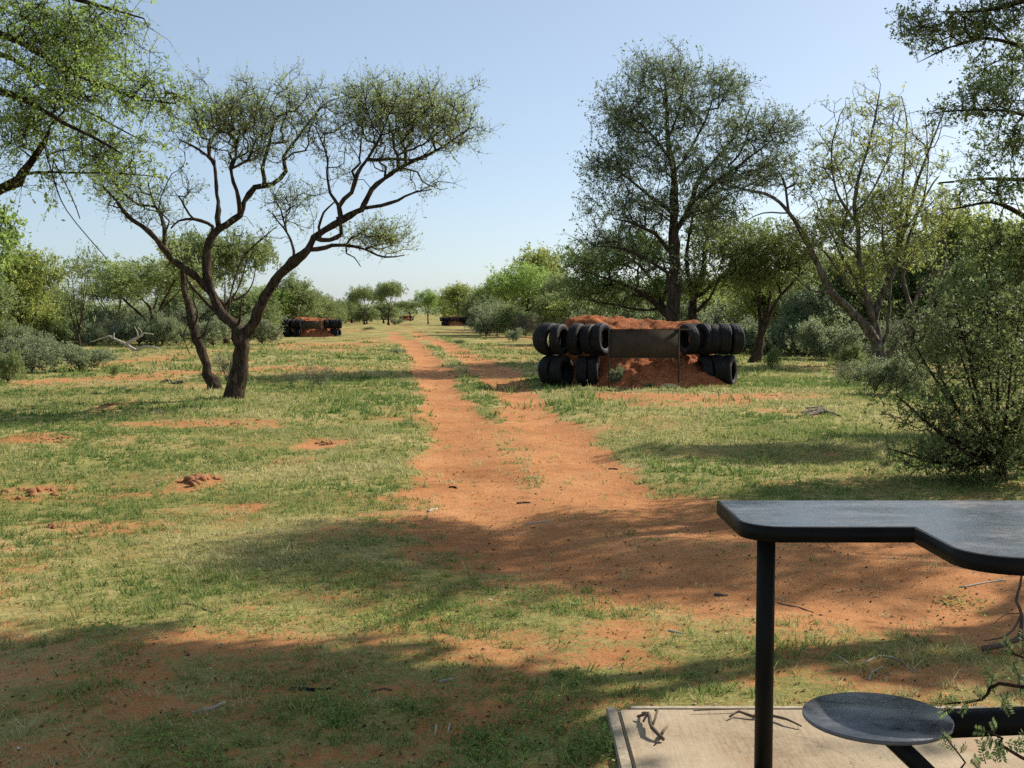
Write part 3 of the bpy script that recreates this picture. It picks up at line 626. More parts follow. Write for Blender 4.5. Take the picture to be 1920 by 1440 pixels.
# ---- overhanging tree at the top left
D = 8.2
L = [np.array([(-6.6,9.0,0,.22),(-6.3,8.8,1.4,.19),(-5.8,8.6,2.6,.16),(-5.2,8.4,3.6,.10)]),
     np.array([(-5.9,8.6,2.3,.09),(-4.6,8.4,2.25,.06),(*pt(0,352,8.2),.035),(*pt(40,325,8.15),.03),(*pt(70,285,8.1),.02),(*pt(88,250,8.1),.012)]),
     np.array([(-5.5,8.5,3.2,.08),(-4.4,8.2,3.5,.05),(*pt(-20,60,8.1),.03),(*pt(120,125,8.0),.016),(*pt(240,180,7.9),.009),(*pt(330,195,7.9),.005)]),
     np.array([(-5.3,8.4,3.5,.07),(-4.2,8.3,3.9,.05),(*pt(0,-40,8.2),.03),(*pt(150,0,8.2),.015),(*pt(270,35,8.2),.006)]),
     np.array([(-5.6,8.5,2.9,.07),(-4.4,8.0,2.95,.04),(*pt(-10,170,7.9),.025),(*pt(120,230,7.8),.013),(*pt(230,290,7.8),.006)]),
     np.array([(-5.4,8.5,3.3,.06),(-4.2,8.7,3.4,.04),(*pt(0,100,8.7),.02),(*pt(130,190,8.7),.01),(*pt(260,260,8.7),.005)]),
     np.array([(*pt(40,325,8.15),.016),(*pt(100,322,8.2),.01),(*pt(220,325,8.3),.006),(*pt(290,330,8.3),.004)]),
     np.array([(*pt(80,270,8.1),.006),(*pt(105,350,8.0),.005),(*pt(125,395,8.0),.004),(*pt(165,445,8.0),.003),(*pt(200,485,8.0),.002)]),
     np.array([(*pt(100,300,7.9),.005),(*pt(135,370,7.9),.004),(*pt(150,410,7.9),.002)])]
B = [blob(D,70,50,110,55,.5,1.2), blob(D,200,45,60,35,.4,.8), blob(8.0,130,165,110,45,.5,1.2), blob(7.9,275,175,65,25,.35,1.1), blob(8.1,190,275,95,30,.4,1.2), blob(D,50,230,60,60,.5,1), blob(7.9,320,190,35,18,.25,.8), blob(D,245,320,50,14,.3,.8), blob(8.1,60,340,50,25,.3,.5,.7), blob(D,270,60,20,50,.25,.25,.9), blob(8.6,130,100,100,60,.5,.8), ((-4.4,8.3,3.9),(.8,.7,.5),.8,1), ((-5.2,8.2,3.6),(1.0,1.0,.8),.5,1), ((-5.0,8.0,2.7),(.7,.7,.4),.4,1)]
build_tree('overhanging_tree', 'bright feathery tree hanging into the top left corner', 'tree', (-6.6, 9.0, 0), L, B, 1150, M['bark'], M['leaf_bright'], 51,
           gk=dict(step=.13, alpha=.15, tip_r=.0032, power=.42), ck=dict(twigs=5, tw_len=.24, leaves=13, size=.0125, wid=.4, up=-.05, droop=.3, twig_r=.0022, extra_nodes=.8))
# ---- drooping tree at the left edge
D = 15.5
L = [np.array([(-9.6,15.8,0,.16),(-9.3,15.7,1.6,.12),(-8.7,15.6,2.7,.07),(-7.6,15.5,3.2,.03)]), np.array([(-8.8,15.6,2.5,.05),(*pt(-40,400,15.5),.03),(*pt(20,420,15.5),.01)])]
B = [blob(D,0,420,42,38,.5,1), blob(D,-30,460,45,30,.5,1), ((-8.4,15.5,3.2),(1.1,1.0,.6),.6,1), ((-9.4,15.5,3.2),(1.1,1.0,.7),.4,1)]
build_tree('drooping_tree', 'pale green leaf spray at the left edge below the overhanging branches', 'tree', (-9.6, 15.8, 0), L, B, 330, M['bark'], M['leaf_bright'], 52, gk=dict(step=.18, tip_r=.004), ck=dict(twigs=5, tw_len=.22, leaves=10, size=.026, wid=.7, up=-.1, droop=.3))

# ------------------------------------------------------------------ background kinds (built once, then copied)
def proto_umbrella(seed, H=5.0, Wd=3.2, leafm='leaf_far', n=480, flat=.28, dense=1.0):
    rng = np.random.default_rng(seed); a0 = rng.uniform(0, 6.28)
    L = [np.array([(0,0,0,.17),(rng.normal() * .15,rng.normal() * .15,H * .2,.14),(rng.normal() * .2,rng.normal() * .2,H * .36,.11)])]
    top = L[0][-1, :3]; B = []
    k = 5
    for i in range(k):
        a = a0 + i * 2 * math.pi / k + rng.normal() * .3; rr = Wd * rng.uniform(.45, .8)
        e = np.array((math.cos(a) * rr, math.sin(a) * rr, H * rng.uniform(.62, .82))); m_ = top * .5 + e * .5 + np.array((rng.normal() * .2, rng.normal() * .2, -.1 * H * rng.uniform(0, 1)))
        st = L[0][1 if rng.uniform() < .3 else 2, :3]
        L.append(np.array([(*st,.08),(*m_,.05),(*e,.02)]))
        B.append((e + np.array((0, 0, .05 * H)), (Wd * rng.uniform(.34, .5), Wd * rng.uniform(.34, .5), H * flat * rng.uniform(.4, .7)), 1, 1))
    B.append((np.array((0, 0, H * .84)), (Wd * .55, Wd * .55, H * flat * .55), 1, 1))
    return L, B, n, leafm
def proto_round(seed, H=4.6, Wd=2.3, leafm='leaf_far', n=640):
    rng = np.random.default_rng(seed); L = []; B = []
    L.append(np.array([(0,0,0,.12),(rng.normal() * .1,rng.normal() * .1,H * .15,.10)]))
    for i in range(5):
        a = i * 1.257 + rng.normal() * .3; rr = Wd * rng.uniform(.3, .65); e = np.array((math.cos(a) * rr, math.sin(a) * rr, H * rng.uniform(.5, .8)))
        L.append(np.array([(0,0,H * .13,.07),(*(e * np.array((.45, .45, .5))),.05),(*e,.02)])); B.append((e, (Wd * .5, Wd * .5, H * rng.uniform(.16, .26)), 1, 1))
    for i in range(4):
        a = i * 1.57 + rng.normal(); B.append((np.array((math.cos(a) * Wd * .6, math.sin(a) * Wd * .6, H * rng.uniform(.28, .45))), (Wd * .42, Wd * .42, H * .16), .8, 1))
    B.append((np.array((0, 0, H * .82)), (Wd * .5, Wd * .5, H * .17), 1, 1))
    return L, B, n, leafm
def proto_shrub(seed, H=1.3, Wd=1.1, leafm='leaf_shrub', n=230):
    rng = np.random.default_rng(seed); L = [np.array([(0,0,0,.03),(0,0,.1,.028)])]; B = []
    for i in range(8):
        a = i * .785 + rng.normal() * .3; rr = Wd * rng.uniform(.25, .8); e = np.array((math.cos(a) * rr, math.sin(a) * rr, H * rng.uniform(.35, .85)))
        L.append(np.array([(0,0,.06,.02),(*(e * np.array((.5, .5, .6))),.014),(*e,.006)])); B.append((e * np.array((1, 1, .85)), (Wd * .42, Wd * .42, H * .3), 1, 1))
    return L, B, n, leafm
PARK = (0, -4000, -300)
protos = {}
def make_proto(key, spec, name, cat, ck, gk=dict(step=.3, tip_r=.007), bark='bark'):
    L, B, n, lm = spec
    r = build_tree(name, 'x', cat, (0, 0, 0), L, B, n, M[bark], M[lm], abs(hash(key)) % 1 + len(protos) + 100, gk=gk, ck=ck, trunk_name='stem' if cat == 'shrub' else 'trunk')
    protos[key] = [r, False]
def place(key, x, y, rz, sc3, label, group, z=None):
    p = protos[key]
    if z is None: z = height(x, y)
    if not p[1]:
        p[1] = True; o = p[0]; o.location = (x, y, z); o.rotation_euler = (0, 0, rz); o.scale = sc3; o['label'] = label; o['group'] = group; return o
    return copy_tree(p[0], (x, y, z), rz, sc3, label, group)
far_ck = dict(twigs=5, tw_len=.48, leaves=11, size=.058, wid=.5, quad=True, up=.3, twig_geo=False)
for i in range(3): make_proto('u%d' % i, proto_umbrella(60 + i, leafm='leaf_far' if i else 'leaf_olive'), 'umbrella_tree', 'tree', far_ck)
make_proto('u3', proto_umbrella(66, H=5, Wd=2.7, flat=.4, leafm='leaf_bright'), 'umbrella_tree', 'tree', far_ck)
for i in range(2): make_proto('r%d' % i, proto_round(70 + i, leafm=('leaf_yellow', 'leaf_far')[i]), 'round_tree', 'tree', far_ck)
make_proto('w0', proto_round(75, H=5, Wd=1.6, n=150), 'wispy_tree', 'tree', dict(far_ck, twigs=3, leaves=6))
sh_ck = dict(twigs=5, tw_len=.2, leaves=9, size=.032, wid=.55, quad=True, up=.35, twig_geo=False)
for i in range(3): make_proto('s%d' % i, proto_shrub(80 + i, leafm=('leaf_shrub', 'leaf_shrub', 'leaf_far')[i]), 'leafy_shrub', 'shrub', sh_ck, dict(step=.14, tip_r=.004))
make_proto('b0', proto_shrub(85, H=1.2, Wd=1.2, leafm='leaf_brush'), 'dry_brush', 'shrub', dict(twigs=6, tw_len=.3, leaves=4, size=.03, wid=.14, quad=True, up=.5, twig_geo=True, twig_r=.005), dict(step=.14, tip_r=.005), 'bark_grey')
make_proto('b1', proto_shrub(86, H=1.2, Wd=1.3, leafm='leaf_shrub', n=150), 'dry_brush', 'shrub', dict(twigs=5, tw_len=.3, leaves=4, size=.03, wid=.4, quad=True, up=.4, twig_geo=True, twig_r=.004), dict(step=.14, tip_r=.005), 'bark_grey')

def at_px(key, px, Y, top_py, width_px, rz, label, group, H0=5.0, W0=3.4):
    x = (px - 960) / F * Y; ztop = pt(px, top_py, Y)[2]; wd = width_px / F * Y
    s = ztop / (H0 * .98); sw = wd / (2 * W0)
    return place(key, x, Y, rz, (sw, sw, s), label, group)
GT = 'trees behind the clearing'
H_U, W_U, H_R, W_R = 5.0, 3.1, 4.6, 2.3
BT = [ # key, px, distance, top py, width px, rot, label
 ('r0', 48, 55, 472, 150, .3, 'round bright green tree with pale stems at the far left'),
 ('w0', 150, 52, 462, 80, 1.1, 'thin wispy tree rising above the bushes near the far left'),
 ('u0', 290, 66, 492, 250, .8, 'wide flat-topped acacia behind the pale dead branch'),
 ('u1', 425, 62, 446, 200, 2.2, 'tall olive acacia seen through the forked acacia'),
 ('u2', 215, 72, 520, 140, 4.0, 'low dark acacia left of the wide flat-topped acacia'),
 ('r1', 552, 92, 522, 120, .5, 'loose green tree just left of the second backstop'),
 ('u3', 500, 90, 545, 110, 1.5, 'low tree behind the right limb of the forked acacia'),
 ('r1', 622, 125, 562, 66, 2.5, 'small rounded tree right above the second backstop'),
 ('u2', 684, 165, 541, 70, 1.0, 'paler slanting tree left of the lone dark umbrella tree'),
 ('u1', 729, 160, 532, 76, 3.0, 'lone dark umbrella tree left of where the track ends'),
 ('u3', 803, 170, 549, 46, .2, 'small tree just right of where the track ends'),
 ('r0', 862, 160, 534, 84, 1.9, 'bright rounded tree above the third backstop'),
 ('u0', 832, 190, 556, 56, 5.0, 'low tree between the small track-end tree and the bright rounded one'),
 ('u1', 925, 120, 536, 80, 4.4, 'dark tree left of the big two-crowned green tree'),
 ('r0', 1010, 105, 470, 130, .9, 'higher bright crown of the green tree clump left of the tall tree'),
 ('u3', 978, 88, 508, 150, 2.0, 'bright flat-crowned acacia on a forked stem left of the tall tree'),
 ('u2', 1060, 80, 520, 110, .6, 'dark acacia touching the low spreading acacia'),
 ('r0', 1360, 60, 520, 190, .1, 'bright bush-like tree glowing behind the backstop'),
 ('r1', 1180, 66, 545, 190, 1.2, 'green thicket tree behind the backstop mound'),
 ('r1', 1530, 56, 478, 170, 2.8, 'green tree behind the gap left of the yellow-green tree'),
 ('u1', 1610, 62, 520, 200, 1.3, 'low dark tree behind the yellow-green tree'),
 ('r0', 1800, 52, 395, 200, 3.3, 'bright green tree behind the yellow-green tree on its right'),
 ('r1', 1730, 58, 505, 180, 5.1, 'low green tree behind the fork of the yellow-green tree'),
 ('r0', 1900, 44, 420, 200, 4.1, 'bright green tree behind the right edge tree'),
 ('u2', 1480, 70, 545, 170, .4, 'low tree far behind the small dark-stemmed tree'),
 ('r1', 100, 70, 545, 150, 3.6, 'low green tree filling the gap behind the wispy tree'),
 ('r1', 350, 80, 540, 150, 1.8, 'low green tree far behind the leaning trunk'),
 ('r1', 1260, 58, 535, 210, 2.0, 'thicket tree glimpsed between the stems behind the mound'),
 ('r0', 1440, 50, 510, 190, 4.0, 'bright thicket tree behind the small dark-stemmed tree'),
 ('r1', 1580, 48, 470, 200, 1.0, 'broad green tree left behind the yellow-green tree'),
 ('r1', 1680, 50, 440, 200, 2.6, 'broad green tree straight behind the yellow-green tree'),
 ('r1', 1850, 46, 470, 220, 0.4, 'broad green tree behind the right edge bush'),
 ('u2', 1110, 62, 535, 180, 3.4, 'low acacia behind the dry brush'),
 ('r1', 460, 74, 548, 150, 2.1, 'low green tree behind the forked trunk'),
 ('r0', 20, 60, 530, 180, 2.9, 'low bright tree behind the round far-left tree'),
 ('r1', 595, 118, 552, 90, .9, 'small tree behind the second backstop'),
 ('r1', 900, 150, 552, 80, 5.2, 'low tree right of the bright rounded tree'),
 ('u1', 770, 240, 566, 60, 2.2, 'tiny far tree where the track meets the sky'),
 ('r1', 660, 190, 562, 70, 1.2, 'far tree behind the fourth backstop'),
 ('r1', -40, 42, 500, 170, 5.6, 'green tree cut by the left edge of the photo'),
]
for (k, px, Y, tp, wp, rz, lab) in BT:
    H0, W0 = (H_R, W_R) if k[0] == 'r' else ((5.0, 1.6) if k == 'w0' else (H_U, W_U))
    if k == 'u3': W0 = 2.7
    at_px(k, px, Y, tp, wp, rz, lab, GT, H0, W0 * 1.06)
rr = random.Random(5)
# trees that continue the wood beside and beyond the picture's edges
for (x, y, k, s) in [(-34,60,'r1',1.1),(-40,48,'u0',1.1),(-26,40,'u2',.9),(32,48,'r1',1.2),(40,60,'u0',1.2),(27,36,'r0',1.0),(-48,85,'u1',1.2),(50,90,'r1',1.3)]:
    place(k, x, y, rr.uniform(0, 6), (s, s, s), 'acacia in the wood beyond the edges of the photo', 'trees beyond the photo edges')

SHR = [ # key, px, base py, width px, height px, label, group
 ('s0', 60, 697, 150, 80, 'grey-green shrub at the left, nearest to the bare strip'), ('s1', 150, 694, 130, 50, 'grey-green shrub left of the orange soil patch'), ('s2', 15, 720, 70, 62, 'shrub cut by the left edge, nearest of the left shrubs'), ('s0', 100, 670, 140, 40, 'shrub in the second row of left shrubs'), ('s1', 20, 668, 120, 70, 'far left shrub below the round bright tree'),
 ('b1', 205, 645, 120, 54, 'grey brush behind the pale dead branch'), ('b0', 262, 645, 110, 44, 'dry grey brush right of the pale dead branch'), ('s2', 330, 648, 90, 50, 'green shrub left of the leaning trunk'), ('s1', 400, 652, 100, 60, 'green shrub between the two left trunks'), ('s0', 490, 645, 90, 55, 'green shrub right of the forked trunk'), ('s1', 520, 630, 56, 44, 'green shrub hugging the second backstop on its left'),
 ('s2', 600, 612, 60, 34, 'low shrub behind the second backstop'),
 ('s0', 905, 618, 60, 34, 'grey-green shrub right of the third backstop'), ('s1', 945, 628, 70, 44, 'grey-green shrub with a bright foot left of the dry brush'), ('b0', 985, 632, 70, 48, 'tall dry brush left of the nearest tyre stack'), ('b0', 1030, 624, 90, 52, 'pale dry brush above the nearest left tyres'), ('b1', 1075, 628, 90, 42, 'grey brush between the dry brush and the mound'), ('s2', 880, 610, 50, 26, 'low dark shrub above the third backstop corner'), ('s1', 968, 640, 40, 26, 'small bright shrub at the foot of the dry brush'),
 ('s0', 1400, 650, 110, 66, 'shrub behind the right tyres'), ('b1', 1360, 640, 120, 60, 'grey-green brush right behind the mound'), ('s1', 1480, 664, 100, 76, 'grey-green shrub between the two right trunks'), ('s0', 1540, 672, 120, 86, 'leafy shrub left of the yellow-green tree'), ('s2', 1590, 690, 70, 50, 'dark low shrub at the left foot of the yellow-green tree'),
 ('s1', 1640, 735, 100, 70, 'leafy shrub in front of the yellow-green tree'), ('s0', 1700, 738, 110, 90, 'dense shrub between the yellow-green tree and the edge bush'), ('b1', 1590, 722, 80, 50, 'twiggy shrub with dead stems before the yellow-green tree'), ('s1', 1760, 700, 130, 110, 'tall shrub right of the yellow-green trunk'), ('s2', 1840, 690, 140, 110, 'tall shrub behind the edge bush'), ('s0', 1900, 705, 120, 120, 'shrub behind the right edge bush, farthest right'), ('b1', 1700, 668, 110, 80, 'grey brush behind the yellow-green trunk'), ('s2', 1448, 694, 36, 46, 'small upright shrub below the small dark-stemmed tree'),
 ('b1', 600, 727, 70, 46, 'thin low shrub on the grass right of the forked trunk'), ('b1', 545, 722, 50, 30, 'tiny twiggy shrub beside the forked trunk'), ('b1', 425, 712, 70, 60, 'thin twiggy shrub between the leaning and the forked trunk'), ('s1', 1158, 724, 40, 40, 'small green plant at the left post of the board'), ('s2', 215, 702, 24, 22, 'small bright green plant on the bare strip'), ('s2', 1215, 727, 34, 10, 'low bright weeds at the foot of the mound, left'), ('s1', 1255, 730, 44, 10, 'low bright weeds at the foot of the mound, right'),
 ('s1', 740, 609, 36, 14, 'low shrub at the foot of the lone umbrella tree'),('s2', 690, 618, 30, 6, 'flat green plant on the grass right of the second backstop'), ('s2', 862, 645, 40, 8, 'flat green plant at the left verge of the track, farther'), ('s1', 745, 662, 36, 9, 'flat green plant at the left verge of the track, nearer')]
GS = 'shrubs around the clearing'
for (k, px, py, wp, hp, lab) in SHR:
    g = gp(px, py); Y = g[1]; wd = wp / F * Y; hh = hp / F * Y
    place(k, g[0], Y, rr.uniform(0, 6.28), (wd / 2.6, wd / 2.6, hh / 1.35), lab, GS)
rs = random.Random(11)
def belt(n, px0, px1, Y0, Y1, h0, h1, keys, lab, grp):
    for i in range(n):
        px = px0 + (px1 - px0) * (i + rs.random()) / n; Y = rs.uniform(Y0, Y1); x = (px - 960) / F * Y; h = rs.uniform(h0, h1); k = rs.choice(keys)
        wd = h * rs.uniform(.55, .9); q = h / (1.35 if k[0] in 'sb' else 4.6); ww = wd / (1.3 if k[0] in 'sb' else 2.3)
        place(k, x, Y, rs.uniform(0, 6.28), (ww, ww, q), lab, grp)
belt(24, -120, 505, 60, 84, 1.5, 2.5, ['s0', 's1', 's2', 'r1', 'b1'], 'scrub bush in the belt behind the left trees', 'scrub belt behind the left trees')
belt(16, -100, 330, 56, 64, 1.0, 1.7, ['s0', 's1', 'b1', 's2'], 'low scrub bush in front of the left belt', 'low scrub before the left belt')
belt(30, 1060, 2050, 46, 62, 1.8, 3.4, ['s0', 's1', 's2', 'r1', 'r0'], 'scrub bush in the belt behind the right trees', 'scrub belt behind the right trees')
belt(14, 1380, 2000, 40, 46, 1.3, 2.0, ['s0', 's1', 's2', 'b1'], 'low scrub bush in front of the right belt', 'low scrub before the right belt')
belt(14, 905, 1090, 80, 130, 2.0, 3.5, ['s0', 's1', 's2', 'r1'], 'scrub bush along the right side of the far track', 'scrub along the far track')
belt(12, 540, 720, 165, 230, 2.4, 4.0, ['s0', 's2', 'r1'], 'scrub bush along the left side of the far track', 'scrub left of the far track')
# undergrowth rows behind the clearing (one mass)
def far_wood():
    rng = np.random.default_rng(7); Vs = []; tint = []
    def bush(cx, cy, w, h, n, s):
        k = max(3, int(w * 1.2)); c = np.stack([cx + rng.normal(size=k) * w * .3, cy + rng.normal(size=k) * w * .3, h * rng.uniform(.3, .8, k)], 1)
        a = rng.integers(0, k, n); u = unit(rng.normal(size=(n, 3))) * rng.uniform(.3, 1, (n, 1)) ** .4
        P = c[a] + u * np.array((w * .3, w * .3, h * .28)); P[:, 2] = np.abs(P[:, 2])
        Vs.append((P, s)); 
    for i in range(150):       # horizon trees
        y = rng.uniform(240, 520); x = rng.uniform(-.55, .55) * y
        if abs(x + .135 * y - 2) < 5: continue
        bush(x, y, rng.uniform(5, 9), rng.uniform(4, 6.5), 260, .32)
    for i in range(110):       # understorey
        sd_ = -1 if i % 2 else 1; y = rng.uniform(90, 260); cx = -.135 * y + 2
        x = cx + sd_ * (rng.uniform(16, 70) + .12 * y)
        bush(x, y, rng.uniform(3, 5), rng.uniform(1.6, 3.2), 420, .13)
    for i in range(60): 
        y = rng.uniform(550, 900); bush(rng.uniform(-.5, .5) * y, y, 14, 7, 160, .6)
    VV = []; nn = 0; FF = []
    for P, s in Vs:
        V, f = leaf_faces(P, s, rng, .6, True); VV.append(V); FF.append(f + nn); nn += len(V)
    F_ = np.concatenate(FF); me = mesh_np('far_wood', np.concatenate(VV), F_, face_attr={'tint': rng.uniform(0, 1, len(F_))})
    o = link('far_wood', me, mat=M['leaf_far']); tag(o, 'far bush and tree line closing the horizon', 'wood', kind='stuff')
far_wood()

# ------------------------------------------------------------------ edge bush (right, in front of the near tree)
D = 11.6
g = gp(1850, 905); D = g[1]
L = [np.array([(g[0] + .15, D, 0, .05), (g[0] + .1, D, .35, .04)])]
for (px, py, dy) in [(1760,700,.3),(1800,660,-.2),(1850,640,.4),(1900,650,-.1),(1735,790,-.3),(1715,850,.1),(1890,740,-.5),(1940,700,.2),(1790,830,-.5),(1960,820,0),(1700,620,.3),(1790,570,-.2),(1870,560,.2),(1680,740,-.2),(1665,840,.2)]:
    e = pt(px, py, D + dy); s = np.array((g[0] + .12, D, .2)); m_ = s * .45 + e * .55 + np.array((0, 0, -.08))
    L.append(np.array([(*s,.025),(*m_,.016),(*e,.006)]))
B = [blob(D,1710,640,45,45,.4,.7,.6), blob(D,1790,610,70,50,.5,.8,.7), blob(D,1870,590,60,50,.5,.9,.8), blob(D,1690,760,40,50,.4,.5,.5), blob(D,1680,850,35,30,.35,.4,.5), blob(D,1770,715,45,50,.4,.8,.8), blob(D,1830,680,55,50,.5,.9), blob(D,1890,690,50,60,.5,1), blob(D,1750,800,50,50,.4,.9), blob(D,1820,800,70,60,.6,1.1), blob(D,1890,810,60,60,.5,1.1), blob(D,1800,870,75,28,.6,1.2), blob(D,1880,875,60,30,.6,1.2), blob(D,1735,860,40,25,.35,.7), blob(D,1960,780,60,90,.6,.8), blob(D,1700,700,35,30,.3,.4,.6)]
#
build_tree('thorn_bush', 'dense dark thorn bush at the right edge behind the table', 'bush', (g[0], D, height(g[0], D)), L, B, 620, M['bark_red'], M['leaf_far'], 43, gk=dict(step=.13, alpha=.2, tip_r=.004), ck=dict(twigs=4, tw_len=.30, leaves=10, size=.0175, wid=.5, up=.25, twig_r=.0025), trunk_name='stem')

# ------------------------------------------------------------------ tyre backstops
def tyre_mesh(seed):
    rng = np.random.default_rng(seed); n = 40
    prof = [(.205,-.085),(.235,-.108),(.285,-.118),(.325,-.112),(.352,-.092),(.358,-.05),(.349,-.046),(.349,-.034),(.360,-.030),(.361,0.0),(.360,.030),(.349,.034),(.349,.046),(.358,.05),(.352,.092),(.325,.112),(.285,.118),(.235,.108),(.205,.085),(.222,.075),(.30,.095),(.332,.05),(.335,0),(.332,-.05),(.30,-.095),(.222,-.075)]
    k = len(prof); V = []
    for i in range(n):
        a = 2 * math.pi * i / n; sag = 1 + .02 * math.sin(2 * a + seed) + rng.normal() * .003
        for j, (r, x) in enumerate(prof):
            q = r - (.008 if (i % 2 and 4 <= j <= 14 and j not in (6, 7, 11, 12)) else 0)
            V.append((x, math.cos(a) * q * sag, math.sin(a) * q * sag))
    Q = [(i * k + j, i * k + (j + 1) % k, ((i + 1) % n) * k + (j + 1) % k, ((i + 1) % n) * k + j) for i in range(n) for j in range(k)]
    me = mesh_np('tyre', V, Q, None, True); me.materials.append(M['rubber'])
    try: me.set_sharp_from_angle(angle=R(35))
    except Exception: pass
    return me
TY = [tyre_mesh(i) for i in range(3)]
def mound_mesh(seed, coarse=False):
    # local frame: x across (0 = middle of the backstop), y away from the shooter (0 = face of the tyres)
    dx = .05 if not coarse else .12
    xs = np.arange(-2.6, 2.6 + dx / 2, dx); ys = np.arange(-1.3, 4.2, dx); X, Y = np.meshgrid(xs, ys)
    nz = fbm(X + seed * 9, Y, 1.7, 5, seed) - .5; cl = fbm(X + seed * 5, Y, 6.5, 4, seed + 3) - .5
    top = 1.44 + .05 * np.sin(X * 1.7 + seed)
    berm = top * sstep(-2.15, -1.45, X) * (1 - sstep(1.45, 2.15, X)) * sstep(.2 + .55 * sstep(.6, .95, np.abs(X)), 1.1, Y) * (1 - sstep(2.4, 4.1, Y))
    notch = .22 * np.exp(-((X - .1) / .9) ** 2) * np.exp(-((Y - .9) / .5) ** 2)
    ddx = np.where(X > .3, np.maximum(0, X - .55) * 1.0, np.maximum(0, .0 - X) * 1.35); ddy = np.maximum(0, .7 - Y)
    ap = .98 - .56 * np.sqrt(ddx ** 2 + ddy ** 2)
    ap = np.where((Y < 1.2), ap, 0)
    Z = np.maximum(berm - notch, ap) + (nz * .22 + cl * np.where(Y < .8, .30, .16)) * np.clip(np.maximum(berm, ap) * 3, 0, 1)
    edge = np.maximum(berm, ap)
    Z = np.where(edge > .0, Z, -.12 + edge * 0)
    Z = np.maximum(Z, -.12); Z[0] = Z[-1] = -.15; Z[:, 0] = Z[:, -1] = -.15
    ny_, nx_ = X.shape; I_ = (np.arange(ny_ - 1)[:, None] * nx_ + np.arange(nx_ - 1)[None]).ravel()
    me = mesh_np('earth_mound', np.stack([X, Y, Z], -1).reshape(-1, 3), np.stack([I_, I_ + 1, I_ + 1 + nx_, I_ + nx_], -1), None, False)
    me.materials.append(M['mound']); return me
MND = [mound_mesh(3), mound_mesh(8, True)]
# tyre spots: x, y, layer, axis yaw degrees (0 = hole faces right, -90 = hole faces the shooter)
SPOTS = [(-1.80,-.02,1,-30,'upper left tyre with its hole facing the shooter'),(-2.03,.14,1,-36,'upper left tyre second in the row behind the facing one'),(-2.06,.40,1,-58,'upper left tyre third in the row'),(-2.04,.62,1,-78,'upper left tyre hindmost in the row'),(-1.42,.02,1,-28,'upper left tyre turned edge on with a pale rim'),(-1.12,.03,1,-30,'upper left tyre edge on next to the last one'),(-.87,.02,1,-34,'upper left tyre nearest to the steel board'),
         (-1.76,-.02,0,-33,'lower left tyre with its hole facing the shooter'),(-1.98,.13,0,-38,'lower left tyre behind the facing one'),(-1.92,.42,0,-74,'lower left tyre third in the row'),(-1.28,.05,0,-12,'lower left tyre edge on, outer'),(-1.04,.10,0,-8,'lower left tyre half buried in the mound'),
         (1.05,.0,1,-158,'upper right tyre next to the steel board'),(1.20,.30,1,-140,'upper right tyre behind the one next to the board'),(1.40,.10,1,-150,'upper right tyre second from the board'),(1.62,.12,1,-172,'upper right tyre third from the board, edge on'),(1.86,.12,1,-178,'upper right tyre fourth from the board, edge on'),(2.10,.16,1,14,'upper right tyre at the outer end'),
         (1.45,.14,0,-176,'lower right tyre half buried in the mound'),(1.69,.12,0,-172,'lower right tyre edge on in the middle'),(1.98,.04,0,-24,'lower right tyre with its hole facing the shooter'),(1.80,.26,0,-40,'lower right tyre behind the facing one')]
def board(root_loc, rz, s, label, group):
    r = link('target_board', None, loc=root_loc); r.rotation_euler = (0, 0, rz); r.scale = (s, s, s); tag(r, label, 'board', group)
    if not hasattr(board, 'm'):
        a = MB(); a.box((-.735,-.01,.66), (.735,.0,1.26)); b = MB(); b.box((-.75,-.035,1.262), (1.02,.004,1.284)); p = MB(); p.tube([(0,0,-.15),(0,0,1.31)], .016, 8)
        k = MB(); k.box((-.735,-.018,.655), (.735,-.0105,.675))
        board.m = [a.mesh('plate'), b.mesh('top_rail'), p.mesh('post', True), k.mesh('bottom_rail')]
        board.m[0].materials.append(M['plate'])
        for q in board.m[1:]: q.materials.append(M['plate'])
    link('plate', board.m[0], r); link('top_rail', board.m[1], r); link('bottom_rail', board.m[3], r)
    for sx in (-1, 1): link('post', board.m[2], r, loc=(sx * .752, -.018, 0))
def backstop(px, py, s, rz, which, coarse, tyres, with_board, group, face=False):
    g = gp(px, py); x, y = g[0], g[1]; z = height(x, y)
    Mx = Matrix.Translation((x, y, z)) @ Matrix.Rotation(rz, 4, 'Z') @ Matrix.Scale(s, 4)
    m = link('earth_mound', MND[1 if coarse else 0], loc=(x, y, z)); m.rotation_euler = (0, 0, rz); m.scale = (s, s, s)
    tag(m, 'red earth mound between the tyres of the %s backstop' % which, 'mound', 'earth mounds of the backstops')
    rg = random.Random(int(px))
    for i, (tx, ty, ly, yaw, lab) in enumerate(tyres):
        o = link('tyre', TY[i % 3]); zz = .335 if ly == 0 else 1.045
        o.location = Mx @ Vector((tx, ty, zz)); 
        rot = Matrix.Rotation(rz + R(yaw), 4, 'Z') @ Matrix.Rotation(R(rg.uniform(-5, 5)), 4, 'Y') @ Matrix.Rotation(rg.uniform(0, 6.28), 4, 'X')
        o.rotation_euler = rot.to_euler(); q_ = s * rg.uniform(.95, 1.03); o.scale = (q_ * rg.uniform(.95, 1.12), q_, q_)
        tag(o, (lab + ' of the %s backstop' % which.split(',')[0]) if lab and which[:2] in ('ne', 'se') else 'black tyre stacked in the %s backstop' % which.split(',')[0].replace('sixth and ', ''), 'tyre', group)
    if with_board:
        p = Mx @ Vector((-.0, -.78, 0)); board((p.x - .02 * s, p.y, z), rz, s, 'dark steel board on two thin posts before the %s backstop' % which, 'target boards')
backstop(1201, 722, 1.0, R(0), 'nearest', False, SPOTS, True, 'tyres of the nearest backstop')
backstop(586, 631, .88, R(4), 'second, farther left', False, SPOTS, True, 'tyres of the second backstop')
